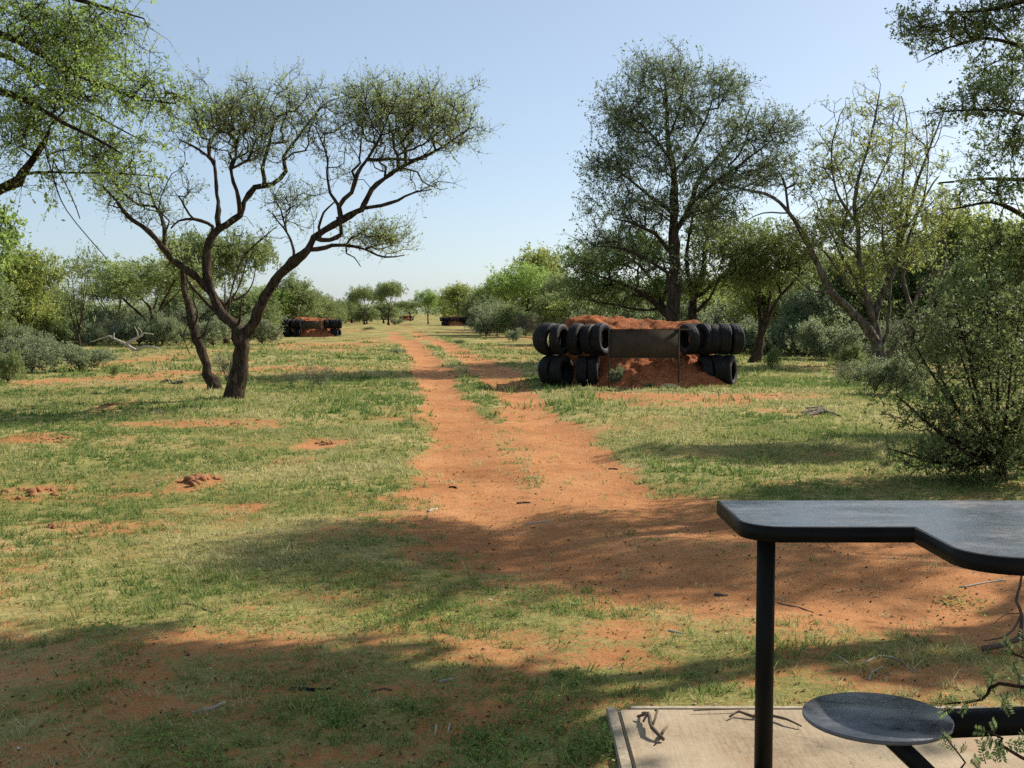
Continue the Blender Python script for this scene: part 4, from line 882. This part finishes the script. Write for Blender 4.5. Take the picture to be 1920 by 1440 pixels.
SP2 = [q for i, q in enumerate(SPOTS) if i not in (2, 3, 8, 9)] + [(-.4,.5,1,0,''),(.0,.5,1,0,''),(.4,.5,1,0,''),(.75,.4,1,0,'')]
backstop(852, 611, .80, R(3), 'third, right of the track', True, SP2, False, 'tyres of the third backstop')
SP3 = [SPOTS[i] for i in (0, 4, 6, 7, 10, 12, 15, 17, 18, 20)] + [(-.4,.5,1,0,''),(.0,.5,1,0,''),(.4,.5,1,0,'')]
backstop(656, 603.5, .72, R(8), 'fourth, behind the second', True, SP3, False, 'tyres of the fourth backstop')
backstop(761, 601, .74, R(6), 'fifth, at the end of the track', True, SP3, False, 'tyres of the fifth backstop')
backstop(722, 599.5, .60, R(6), 'sixth and farthest', True, SP3, False, 'tyres of the farthest backstop')
# pale pegs sticking out of the near mound
for i, (px, py, hh) in enumerate([(1169,612,.12),(1186,614,.09),(1204,612,.13)]):
    mb = MB(); p = pt(px, py + 4, 27.2); mb.tube([p + (0, 0, -.12), p + (.01, 0, hh * .4), p + (-.01 + .01 * i, 0, hh)], [.011, .009, .006], 6)
    o = link('peg', mb.mesh('peg', True), mat=M['bone']); tag(o, ('leftmost', 'middle', 'rightmost')[i] + ' pale peg sticking up above the steel board', 'peg', 'pegs on the near mound')

# ------------------------------------------------------------------ concrete slab with wooden edging
mb = MB(); x0, y1 = SLAB
slab_out = [(x0 + .02, -1.5), (4.2, -1.5), (4.2, y1), (x0, y1)]
def prism(mb, outl, z0, z1):
    n = len(outl); V = [(x, y, z0) for x, y in outl] + [(x, y, z1) for x, y in outl]
    Q = [(i, (i + 1) % n, n + (i + 1) % n, n + i) for i in range(n)]
    T = []
    mb.add(V, Q)
    return V
def poly_obj(name, outl, z0, z1, parent, mat, bevel=0.0):
    import bmesh
    bm = bmesh.new(); lo = [bm.verts.new((x, y, z0)) for x, y in outl]; hi = [bm.verts.new((x, y, z1)) for x, y in outl]
    bm.faces.new(hi); bm.faces.new(lo[::-1]); n = len(outl)
    for i in range(n): bm.faces.new((lo[i], lo[(i + 1) % n], hi[(i + 1) % n], hi[i]))
    bmesh.ops.recalc_face_normals(bm, faces=bm.faces)
    if bevel: bmesh.ops.bevel(bm, geom=[e for e in bm.edges if abs(e.verts[0].co.z - e.verts[1].co.z) < 1e-4], offset=bevel, segments=2, affect='EDGES')
    me = bpy.data.meshes.new(name); bm.to_mesh(me); bm.free()
    return link(name, me, parent, mat=mat)
slab = poly_obj('concrete_slab', slab_out, -.10, .035, None, M['concrete'], .008); tag(slab, 'pale concrete slab under the table', kind='structure')
def plank(lo, hi, seed):
    rng = np.random.default_rng(seed); o = poly_obj('plank', [(lo[0], lo[1]), (hi[0], lo[1]), (hi[0], hi[1]), (lo[0], hi[1])], lo[2], hi[2], slab, M['plank'], .004); return o
plank((x0 - .045, -1.4, -.08), (x0 - .004, y1 + .03, .034), 1).rotation_euler = (0, 0, 0)
plank((x0 + .05, y1 + .012, -.08), (1.9, y1 + .047, .033), 2)
plank((1.92, y1 + .014, -.08), (4.2, y1 + .05, .030), 3)

# ------------------------------------------------------------------ steel shooting table with fixed seat
tb = link('steel_table', None, loc=(.86, 3.95, .035)); tag(tb, 'black steel table with stepped edge and attached round seat on the slab', 'table')
def arc(cx, cy, r, a0, a1, n=9): return [(cx + r * math.cos(R(a0 + (a1 - a0) * i / n)), cy + r * math.sin(R(a0 + (a1 - a0) * i / n))) for i in range(n + 1)]
TO = [(.772, 4.36)] + arc(.772 + .13, 3.815 + .13, .13, 180, 270) + [(1.322, 3.815)] + arc(1.322 + .17, 3.325 + .17, .17, 180, 270) + [(2.75, 3.325), (2.75, 4.36)]
TO = [(x - .86, y - 3.95) for x, y in TO]
def inset(o, d):
    P = np.array(o); nrm = []; n = len(P)
    for i in range(n):
        a = unit(P[i] - P[i - 1]); b = unit(P[(i + 1) % n] - P[i]); na = np.array((-a[1], a[0])); nb = np.array((-b[1], b[0])); m_ = na + nb; m_ = m_ / max(.5, (m_ @ m_) / 2); nrm.append(m_)
    return [tuple(p + d * q) for p, q in zip(P, nrm)]
ZT = .90 - .035
top = poly_obj('table_top', inset(TO, .003), ZT - .012, ZT, tb, M['tabletop'], .001)
# edge band: a strip of flat steel on edge round the outline
def band(outl, z0, z1, th):
    A = outl; Bv = inset(outl, th); n = len(A)
    V = [(x, y, z0) for x, y in A] + [(x, y, z1) for x, y in A] + [(x, y, z1) for x, y in Bv] + [(x, y, z0) for x, y in Bv]; Q = []
    for i in range(n):
        j = (i + 1) % n
        for a, b in ((0, 1), (1, 2), (2, 3), (3, 0)): Q.append((a * n + i, a * n + j, b * n + j, b * n + i))
    return mesh_np('edge_band', V, Q)
link('edge_band', band(inset(TO, -.004), ZT - .052, ZT - .0015, .0065), tb, mat=M['black_paint'])
def pipe(name, P, r, n=20, parent=tb):
    m_ = MB(); m_.tube(P, r, n); return link(name, m_.mesh(name, True), parent, mat=M['black_paint'])
pipe('leg', [(0, -.02, -.0), (0, -.02, ZT - .0125)], .031); pipe('leg', [(1.65, .0, 0), (1.65, .0, ZT - .0125)], .031)
sx, sy = 1.0 - .86, 3.155 - 3.95
ms = MB(); ring = 40; Zs = .50 - .035
ms.tube([(sx, sy, Zs - .012), (sx, sy, Zs - .009), (sx, sy, Zs - .002), (sx, sy, Zs)], [.196, .199, .199, .1965], 48)
seat = link('seat', ms.mesh('seat'), tb, mat=M['tabletop'])
def sqbar(name, p, q, w, parent):
    p, q = np.array(p, float), np.array(q, float); t = unit(q - p); s_ = unit(np.cross(t, (0, 0, 1.))); u_ = np.cross(s_, t); h = w / 2
    V = [p + a * s_ * h + b * u_ * h for a, b in ((-1,-1),(1,-1),(1,1),(-1,1))] + [q + a * s_ * h + b * u_ * h for a, b in ((-1,-1),(1,-1),(1,1),(-1,1))]
    return link(name, mesh_np(name, V, [(0,1,5,4),(1,2,6,5),(2,3,7,6),(3,0,4,7),(0,3,2,1),(4,5,6,7)]), parent, mat=M['black_paint'])
sqbar('seat_arm', (sx + .02, sy + .03, Zs - .043), (1.65 - .035, sy + .18, Zs - .035), .06, seat)
sqbar('seat_post', (1.65, sy + .18, 0), (1.65 + .001, sy + .181, Zs), .06, tb)
sqbar('frame_bar', (1.65, sy + .215, Zs - .05), (1.65, -.035, Zs - .05), .05, tb)
sqbar('brace', (sx + .03, sy + .0, Zs - .055), (sx + .42, sy + .10, .03), .045, seat)

# ------------------------------------------------------------------ sapling sprigs at the lower right
D = 2.9
L = [np.array([(2.05, 2.55, .03, .012), (1.95, 2.6, .35, .010), (1.78, 2.7, .52, .007), (*pt(1920,1288,2.75),.005), (*pt(1840,1312,2.8),.0035), (*pt(1770,1320,2.85),.002)]),
     np.array([(1.97, 2.6, .3, .007), (1.7, 2.6, .34, .005), (*pt(1915,1420,2.6),.004), (*pt(1880,1385,2.6),.003), (*pt(1845,1370,2.6),.002)]),
     np.array([(1.8, 2.55, .2, .005), (*pt(1850,1490,2.55),.004), (*pt(1810,1430,2.55),.002), (*pt(1775,1385,2.55),.0015)]),
     np.array([(1.95, 2.6, .4, .007), (1.8, 2.75, .58, .005), (*pt(1925,1235,2.8),.003), (*pt(1900,1225,2.8),.002)])]
def sprig_leaves(rng):
    P = []; U = []; S_ = []
    def pinna(p, d, ln, n):
        d = unit(d); s_ = unit(np.cross(d, (0.3, -1, .2)))
        for i in range(n):
            t = (i + 1) / n
            for sd_ in (-1, 1):
                a = unit(s_ * sd_ + d * .55 + rng.normal(size=3) * .12); P.append(p + d * ln * t + a * ln * .16); U.append(a); S_.append(ln * .15)
    return P, U, S_, pinna
rng = np.random.default_rng(77); P, U, S_, pinna = sprig_leaves(rng)
sm = MB()
base = np.array((2.05, 2.55, .035))
for l in L:
    q = catmull(np.array(l), .03); sm.tube(q[:, :3] - base, q[:, 3], 6)
for (px, py, Y, ax, ay, ln, n) in [(1865,1300,2.8,-15,-45,.055,9),(1855,1302,2.8,10,-50,.05,8),(1848,1312,2.8,-30,-30,.045,8),(1835,1315,2.8,-40,8,.04,7),(1800,1320,2.85,-60,-18,.05,8),(1790,1322,2.85,-30,20,.045,7),(1770,1320,2.85,-40,-5,.04,7),(1875,1300,2.78,20,40,.05,8),(1890,1296,2.78,-10,45,.05,8),(1815,1318,2.82,-15,22,.04,7),
      (1905,1230,2.8,-20,-25,.05,8),(1900,1240,2.8,10,30,.05,8),(1912,1250,2.8,-25,20,.05,8),(1918,1225,2.8,0,-40,.05,8),(1910,1262,2.8,5,45,.05,8),
      (1850,1372,2.6,-40,-5,.045,8),(1860,1378,2.6,-15,35,.05,9),(1870,1380,2.6,10,45,.05,9),(1880,1390,2.6,-25,40,.045,8),(1890,1400,2.6,-30,25,.045,8),(1885,1392,2.6,35,10,.05,8),(1905,1415,2.6,15,-40,.05,8),(1868,1372,2.6,-10,-25,.04,7),
      (1795,1405,2.55,-35,-15,.035,7),(1785,1392,2.55,-25,-20,.035,7),(1800,1412,2.55,15,-20,.03,6),(1848,1432,2.55,-10,-40,.05,8),(1838,1440,2.55,-25,-35,.045,7)]:
    p = pt(px, py, Y); d = pt(px + ax, py + ay, Y + rng.normal() * .02) - p; pinna(p, d, ln, n); sm.tube([p - base, p + unit(d) * ln - base], [.0011, .0006], 4)
P = np.array(P); U = np.array(U); S_ = np.array(S_)[:, None]; vv = unit(np.cross(U, rng.normal(size=U.shape) * .5 + np.array((.2, -1, .4))))
Vl = np.stack([P - U * S_, P + vv * S_ * .38, P + U * S_, P - vv * S_ * .38], 1).reshape(-1, 3) - base
sap = link('acacia_sapling', None, loc=base); tag(sap, 'small sapling with feathery sprigs hanging in before the table seat', 'plant')
link('stem', sm.mesh('stem', True), sap, mat=M['bark_red']); link('leaves', mesh_np('leaves', Vl, np.arange(len(P) * 4).reshape(-1, 4), face_attr={'tint': rng.uniform(0, 1, len(P))}), sap, mat=M['leaf_dark'])

# ------------------------------------------------------------------ dead wood, sticks and clods
def sticks(name, label, cat, polys, mat, group=None, n=7):
    mb = MB(); rng = np.random.default_rng(len(label)); allp = np.concatenate([np.array(p, float)[:, :3] for p in polys]); b = allp[allp[:, 2].argmin()].copy(); b[2] = allp[:, 2].min()
    for p in polys:
        q = catmull(np.array(p, float), .06 if len(p) < 9 else .1); q[:, :3] -= b; mb.tube(q[:, :3] + rng.normal(size=q[:, :3].shape) * q[:, 3:4] * .15, q[:, 3], n, True, .05, rng)
    o = link(name, mb.mesh(name, True), loc=b, mat=mat); tag(o, label, cat, group); return o
def lp(Y, pts, r0, r1): return [(*pt(x, y, Y), r0 + (r1 - r0) * i / (len(pts) - 1)) for i, (x, y) in enumerate(pts)]
Yd = 50.0
sticks('dead_branch', 'pale dead branch lying behind the left shrubs', 'dead branch', [lp(Yd, [(300,655),(283,650),(268,651),(255,657)], .03, .06), lp(Yd, [(255,657),(240,648),(225,640),(212,634),(205,630),(192,634),(170,641)], .07, .02), lp(Yd, [(212,633),(214,624)], .04, .02), lp(Yd, [(233,648),(250,637),(262,632),(271,625),(288,627)], .07, .02), lp(Yd, [(250,638),(258,630),(256,620),(252,612)], .03, .012), lp(Yd, [(262,630),(266,622),(258,614)], .025, .01), lp(Yd, [(283,650),(290,647)], .03, .01)], M['bone'])
Yb = 26.5
sticks('brushwood_pile', 'small heap of dead brushwood left of the leaning trunk', 'brushwood', [lp(Yb, [(283,731),(300,718),(318,712),(326,722)], .02, .012), lp(Yb, [(300,728),(312,714),(322,726)], .02, .01), lp(Yb, [(318,724),(332,718),(344,714)], .035, .04), lp(Yb, [(245,727),(275,727),(300,729)], .02, .012), lp(Yb, [(290,731),(305,722),(330,728)], .015, .01), lp(Yb, [(310,730),(316,716),(308,710)], .015, .008), lp(Yb, [(298,730),(296,716)], .012, .006), lp(Yb, [(325,728),(321,712)], .012, .006)], M['dead_wood'])
sticks('fallen_log', 'weathered log in the grass left of the brushwood heap', 'log', [lp(24.5, [(212,734),(226,730),(240,734)], .03, .05), lp(24.5, [(170,733),(190,736),(215,735)], .015, .02), lp(24.5, [(226,730),(232,727)], .03, .015)], M['dead_wood'])
def gs(px, py, z=.015): g_ = gp(px, py); return np.array((g_[0], g_[1], height(g_[0], g_[1]) + z))
ST = [('bare_branch', 'bare brown branch lying under the right end of the table', 'branch', None, 'twig'),]
Yq = 5.75
q0 = gs(1842, 1224, .02)
sticks('bare_branch', 'bare forked branch standing at the right edge beyond the table', 'branch', [[(*q0, .014), (*pt(1880,1208,q0[1] + .02), .013), (*pt(1912,1196,q0[1] + .05), .015), (*pt(1935,1192,q0[1] + .1), .016)], [(*pt(1910,1196,q0[1] + .05), .010), (*pt(1917,1165,q0[1] + .05), .009), (*pt(1912,1140,q0[1] + .05), .008), (*pt(1905,1128,q0[1] + .05), .007), (*pt(1912,1100,q0[1] + .05), .006), (*pt(1917,1060,q0[1] + .05), .005)], [(*pt(1914,1155,q0[1] + .05), .006), (*pt(1900,1180,q0[1] + .03), .005), (*pt(1880,1195,q0[1]), .004), (*pt(1845,1202,q0[1]), .003)], [(*pt(1910,1150,q0[1] + .05), .003), (*pt(1885,1152,q0[1] + .05), .0025), (*pt(1862,1170,q0[1] + .03), .0015)]], M['twig'])
sl = lambda px, py, z=.012: (lambda g_: np.array((g_[0], g_[1], .035 + z)))(gp(px, py, .035))
sticks('dry_twig', 'forked dark twig on the concrete left of the table leg', 'twig', [[(*sl(1195,1350), .005), (*sl(1215,1352,.03), .007), (*sl(1222,1378,.03), .008), (*sl(1245,1392,.01), .007)], [(*sl(1204,1342), .004), (*sl(1213,1352,.03), .005), (*sl(1206,1362,.02), .004), (*sl(1215,1352,.03), .005)], [(*sl(1222,1378,.03), .005), (*sl(1232,1358,.05), .005), (*sl(1228,1356,.05), .004)], [(*sl(1240,1386,.02), .006), (*sl(1250,1372,.02), .005)], [(*sl(1240,1386,.01), .004), (*sl(1228,1398,.005), .003)]], M['twig'])
sticks('dry_twig', 'long thin twig on the concrete behind the table leg', 'twig', [[(*sl(1368,1350), .004), (*sl(1385,1343,.02), .005), (*sl(1412,1348,.01), .006), (*sl(1450,1350,.015), .006), (*sl(1475,1358,.02), .005), (*sl(1503,1367,.01), .003)], [(*sl(1412,1348), .004), (*sl(1440,1336,.02), .003)], [(*sl(1300,1338), .002), (*sl(1370,1336,.015), .003), (*sl(1400,1334,.01), .002)]], M['twig'])
for (pts, r, mt, lab) in [([(545,1288),(575,1289),(605,1289),(625,1288)], .009, 'char', 'short charred stick in the shaded foreground grass'), ([(362,1340),(385,1334),(410,1326),(422,1318)], .008, 'twig_pale', 'pale stick in the shade at the lower left'), ([(825,1278),(838,1274),(850,1273)], .008, 'bone', 'pale wood chip lying near the middle of the foreground'), ([(1255,1182),(1266,1186),(1280,1189)], .007, 'bone', 'pale wood chip left of the table leg'),
      ([(815,1368),(817,1364),(818,1360)], .0035, 'bone', 'stubby pale stick standing left of the slab corner'), ([(839,1366),(841,1362),(843,1358)], .0035, 'bone', 'second stubby pale stick, nearer the slab corner'),
      ([(1560,1228),(1580,1236),(1595,1248)], .005, 'twig_pale', 'short pale twig in the grass beyond the seat'), ([(1620,1245),(1650,1232),(1685,1240),(1715,1258)], .006, 'twig_pale', 'curved pale twig in the grass beyond the seat'), ([(1630,1275),(1636,1258),(1655,1250)], .006, 'twig_pale', 'hooked pale twig nearest to the seat'), ([(1458,1118),(1480,1124),(1500,1130),(1525,1139)], .005, 'twig', 'thin dark twig on the red soil right of the table leg'), ([(320,1132),(345,1129),(370,1135),(400,1146)], .005, 'twig', 'thin dark twig in the sunlit grass at the left'),
      ([(1800,1098),(1840,1092),(1885,1086)], .006, 'twig_pale', 'thin pale twig on the soil under the table end'), ([(802,955),(812,950),(820,948)], .012, 'twig_pale', 'small pale stick at the left verge of the bare soil'), ([(735,944),(750,942),(765,941)], .008, 'twig_pale', 'thin grey twig left of the bare soil'), ([(970,940),(985,938),(995,939)], .010, 'twig', 'dark stick on the bare soil in the middle of the track'), ([(842,904),(850,903),(856,905)], .010, 'char', 'dark chip on the left wheel track'), ([(1142,870),(1150,869),(1158,871)], .010, 'twig', 'dark chip on the right verge of the track'), ([(700,1290),(720,1285),(735,1288)], .006, 'twig', 'small dark twig in the shaded grass'), ([(1340,1108),(1352,1110),(1364,1109)], .010, 'twig', 'dark clod on the soil left of the table leg'), ([(985,973),(1000,972),(1030,972)], .007, 'twig_pale', 'thin pale twig across the bare soil')]:
    dz = .03 if 'stubby' in lab else 0
    sticks('stick', lab, 'stick', [[(*gs(x, y, -.002 + r * .6 + dz * i / max(1, len(pts) - 1)), r * (1 - .3 * i / len(pts))) for i, (x, y) in enumerate(pts)]], M[mt], 'sticks and chips on the ground')
# heap of dry matter on the right verge
sticks('bark_heap', 'low heap of dry sticks and bark on the right verge', 'heap', [[(*gs(1503,773,.01), .02), (*gs(1525,770,.05), .03), (*gs(1550,768,.03), .02)], [(*gs(1510,777,.01), .025), (*gs(1545,773,.04), .03), (*gs(1575,777,.01), .02)], [(*gs(1512,768,.05), .015), (*gs(1545,765,.07), .012)], [(*gs(1530,773,.04), .015), (*gs(1545,767,.09), .01)], [(*gs(1495,778,.01), .012), (*gs(1540,776,.03), .012), (*gs(1590,779,.01), .008)]], M['dead_wood'])
# earth clods: small turned-up heaps
def clod_heap(px, py, wpx, hm, label, seed):
    rng = np.random.default_rng(seed); c = gp(px, py); wd = wpx / F * c[1]; mb = MB(); k = 26
    ico = [(-.526,0,.851),(.526,0,.851),(-.526,0,-.851),(.526,0,-.851),(0,.851,.526),(0,.851,-.526),(0,-.851,.526),(0,-.851,-.526),(.851,.526,0),(-.851,.526,0),(.851,-.526,0),(-.851,-.526,0)]
    fc = [(0,1,4),(0,4,9),(9,4,5),(4,8,5),(4,1,8),(8,1,10),(8,10,3),(5,8,3),(5,3,2),(2,3,7),(7,3,10),(7,10,6),(7,6,11),(11,6,0),(0,6,1),(6,10,1),(9,11,0),(9,2,11),(9,5,2),(7,11,2)]
    ico = np.array(ico)
    root = link('earth_clods', None, loc=(c[0], c[1], height(c[0], c[1]))); tag(root, label, 'clods', 'turned-up earth heaps'); zb = root.location.z
    for i in range(22):
        a = rng.uniform(0, 6.28); r = rng.uniform(0, 1) ** .7; x = c[0] + math.cos(a) * r * wd * .55; y = c[1] + math.sin(a) * r * wd * .8
        s = rng.uniform(.25, .8) * hm * (.5 - .25 * r)
        V = ico * (1 + .38 * rng.normal(size=(12, 1))) * s * rng.uniform(.8, 1.5, 3) * np.array((1.25, 1.25, .8))
        m_ = mesh_np('clod', V, None, fc); o = link('clod', m_, root, loc=(x - c[0], y - c[1], height(x, y) - zb + s * .25), mat=M['clod'])
for (a) in [(368,900,70,.14,'turned-up red clods on the grass left of the track',1),(60,922,120,.12,'broad heap of red clods at the left edge',2),(210,762,60,.16,'dark shaded molehill left of the forked trunk',3),(612,825,40,.08,'small red clods nearest to the track on the left',4),(440,790,110,.07,'long low row of clods before the forked trunk',5),(530,862,60,.06,'scattered red clods between the track and the big clods',6),(545,676,36,.14,'red heap on the far grass right of the forked trunk',7),(110,820,90,.08,'red clods at the left before the shaded grass',8),(95,985,60,.05,'flat clods low at the left',9),(1460,742,60,.06,'red crumbs right of the near backstop',10),(262,668,60,.12,'orange soil heap beside the left shrubs',11)]: clod_heap(*a)

# ------------------------------------------------------------------ grass blades
def grass():
    rng = np.random.default_rng(3); Vs = []; Ts = []; tint = []
    for (ya, yb, dens, wb, hb, cl) in ((3.4, 6.5, 5600, .0029, .037, 11), (6.5, 10.5, 3000, .0040, .038, 9), (10.5, 17, 1400, .0062, .045, 8), (17, 30, 430, .010, .062, 7), (30, 60, 70, .020, .085, 6)):
        half = .46 * yb + .6; area = (yb - ya) * 2 * half; k = int(area * dens / cl)
        cx = rng.uniform(-half, half, k); cy = rng.uniform(ya, yb, k)
        m = (np.abs(cx) < .46 * cy + .5) & ~((cx > SLAB[0] - .03) & (cy < SLAB[1] + .04)); cx, cy = cx[m], cy[m]
        g_, h_ = ground_fields(cx, cy)
        loc = g_ + (fbm(cx, cy, 2.2, 4, 33) - .5) * 1.1 + (fbm(cx, cy, 9, 2, 34) - .5) * .9
        pr = np.clip((loc - .14) * 1.15, .03, 1); m = rng.uniform(size=len(cx)) < pr; cx, cy, h_, loc = cx[m], cy[m], h_[m], loc[m]
        big = (rng.uniform(size=len(cx)) < .09) * rng.uniform(.5, 2.8, len(cx))
        n = len(cx) * cl; X = np.repeat(cx, cl) + rng.normal(size=n) * .016 * (1 + .05 * ya); Y = np.repeat(cy, cl) + rng.normal(size=n) * .016 * (1 + .05 * ya)
        Z = np.repeat(h_, cl) - .004; hh = hb * rng.uniform(.35, 1.25, n) * np.repeat(.55 + .55 * np.clip(loc, 0, 1) + .5 * big, cl); a = rng.uniform(0, 6.28, n); le = rng.uniform(.15, 1.1, n) * hh
        dx, dy = np.cos(a), np.sin(a); ww = wb * rng.uniform(.6, 1.5, n); b = rng.uniform(0, 6.28, n); px_, py_ = np.cos(b) * ww, np.sin(b) * ww
        P0 = np.stack([X - px_, Y - py_, Z], 1); P1 = np.stack([X + px_, Y + py_, Z], 1)
        P2 = np.stack([X + dx * le, Y + dy * le, Z + hh], 1)
        V = np.stack([P0, P1, P2], 1).reshape(-1, 3); off = sum(len(v) for v in Vs); Vs.append(V); Ts.append(np.arange(n * 3).reshape(n, 3) + off)
        pt_ = .44 + (fbm(cx, cy, .5, 3, 90) - .5) * 1.3 + (.75 - np.clip(loc, 0, 1.1)) * .45 + .06 + rng.normal(size=len(cx)) * .10
        tint.append(np.clip(np.repeat(pt_, cl) + rng.normal(size=n) * .13, 0, 1))
    me = mesh_np('grass', np.concatenate(Vs), None, np.concatenate(Ts), face_attr={'tint': np.concatenate(tint)})
    o = link('grass', me, mat=M['grass']); tag(o, 'short patchy grass growing on the red soil', 'grass', kind='stuff'); print('GRASS', len(me.polygons))
grass()
# broad-leaved weeds creeping among the grass
def weeds():
    rng = np.random.default_rng(9); P = []; S_ = []
    spots = [(190,1180,60),(440,1160,50),(520,1165,40),(690,1078,40),(800,1320,70),(620,1320,60),(960,1390,90),(1090,1400,90),(1020,1345,60),(300,1390,60),(900,1420,80),(640,1350,50),(1150,1395,40),(700,1170,40),(480,1075,20),(1060,1130,30),(1800,1120,40),(380,1420,60),(880,1160,30),(160,1300,60),(1010,1110,40)]
    for (px, py, w_) in spots:
        c = gp(px, py); rw = w_ / F * c[1]
        for i in range(int(w_ * 4)):
            x = c[0] + rng.normal() * rw * .6; y = c[1] + rng.normal() * rw * .9
            if x > SLAB[0] - .05 and y < SLAB[1] + .06: continue
            P.append((x, y, abs(rng.normal()) * .02 + .006)); S_.append(rng.uniform(.006, .014))
    P = np.array(P); P[:, 2] += ground_fields(P[:, 0], P[:, 1])[1]
    n = len(P); u = unit(rng.normal(size=(n, 3)) * np.array((1, 1, .45))); v = unit(np.cross(u, rng.normal(size=(n, 3)) * .4 + np.array((0, 0, 1.)))); s = np.array(S_)[:, None]
    V = np.stack([P - u * s, P + v * s * .5, P + u * s, P - v * s * .5], 1).reshape(-1, 3)
    me = mesh_np('weeds', V, np.arange(n * 4).reshape(n, 4), face_attr={'tint': rng.uniform(0, 1, n)})
    o = link('weeds', me, mat=M['leaf_bright']); tag(o, 'low broad-leaved weeds among the foreground grass', 'weeds', kind='stuff')
weeds()
def tufts():
    rng = np.random.default_rng(23); Vs = []; tint = []
    for i in range(420):
        y = 20 * (110 / 20) ** rng.uniform(); cx = -.12 * y + 1.6; x = cx + rng.normal() * (6 + .10 * y)
        if abs(x - cx) < 1.4 or fbm(np.array([x]), np.array([y]), .12, 2, 77)[0] < .42: continue
        k = 40; wd = rng.uniform(.12, .45); hh = rng.uniform(.06, .17); P = np.stack([x + rng.normal(size=k) * wd, y + rng.normal(size=k) * wd, np.zeros(k)], 1); P[:, 2] = ground_fields(P[:, 0], P[:, 1])[1] - .01
        a = rng.uniform(0, 6.28, k); w_ = .012 + .00025 * y; d = np.stack([np.cos(a), np.sin(a), np.zeros(k)], 1); b = rng.uniform(0, 6.28, k); l = np.stack([np.cos(b) * .5, np.sin(b) * .5, np.ones(k)], 1) * (hh * rng.uniform(.4, 1.3, k))[:, None]
        Vs.append(np.stack([P - d * w_, P + d * w_, P + l], 1).reshape(-1, 3)); tint.append(np.clip(rng.uniform(0, .55) + rng.normal(size=k) * .1, 0, 1))
    V = np.concatenate(Vs); o = link('grass_tufts', mesh_np('grass_tufts', V, None, np.arange(len(V)).reshape(-1, 3), face_attr={'tint': np.concatenate(tint)}), mat=M['grass']); tag(o, 'taller green tufts dotted over the far clearing', 'grass', kind='stuff')
tufts()
def litter():
    rng = np.random.default_rng(19); n = 5200; y = 3.4 * (16 / 3.4) ** rng.uniform(0, 1, n); x = rng.uniform(-.46, .46, n) * y
    m = ~((x > SLAB[0] - .03) & (y < SLAB[1] + .04)); x, y = x[m], y[m]; n = len(x); h = ground_fields(x, y)[1]
    P = np.stack([x, y, h + .004], 1); a = rng.uniform(0, 6.28, n); u = np.stack([np.cos(a), np.sin(a), rng.normal(size=n) * .25], 1); v = np.stack([-np.sin(a), np.cos(a), rng.normal(size=n) * .3], 1)
    s_ = (rng.uniform(.004, .011, n) * (1 + y * .05))[:, None]; w_ = rng.uniform(.12, .7, n)[:, None]; up = np.array((0, 0, 1.))
    V = np.stack([P - u * s_, P + v * s_ * w_, P + u * s_, P - v * s_ * w_, P + up * s_ * .5], 1).reshape(-1, 3); o = (np.arange(n) * 5)[:, None]
    T = np.concatenate([o + np.array([[i, (i + 1) % 4, 4]]) for i in range(4)], 1).reshape(-1, 3)
    me = mesh_np('ground_litter', V, None, T, face_attr={'tint': np.repeat(rng.uniform(0, 1, n) ** 1.5, 4)})
    m_, nn = newmat('litter'); at = nd(nn, 'ShaderNodeAttribute', attribute_name='tint').outputs['Fac']
    p = principled(nn, ramp(nn, at, [(0, (.05, .03, .018)), (.5, (.17, .085, .042)), (.85, (.32, .22, .13)), (1, (.55, .48, .38))]), .9, .1); out(nn, p.outputs[0])
    tag(link('ground_litter', me, mat=m_), 'scattered crumbs, chips and dry leaf litter on the soil', 'litter', kind='stuff')
litter()
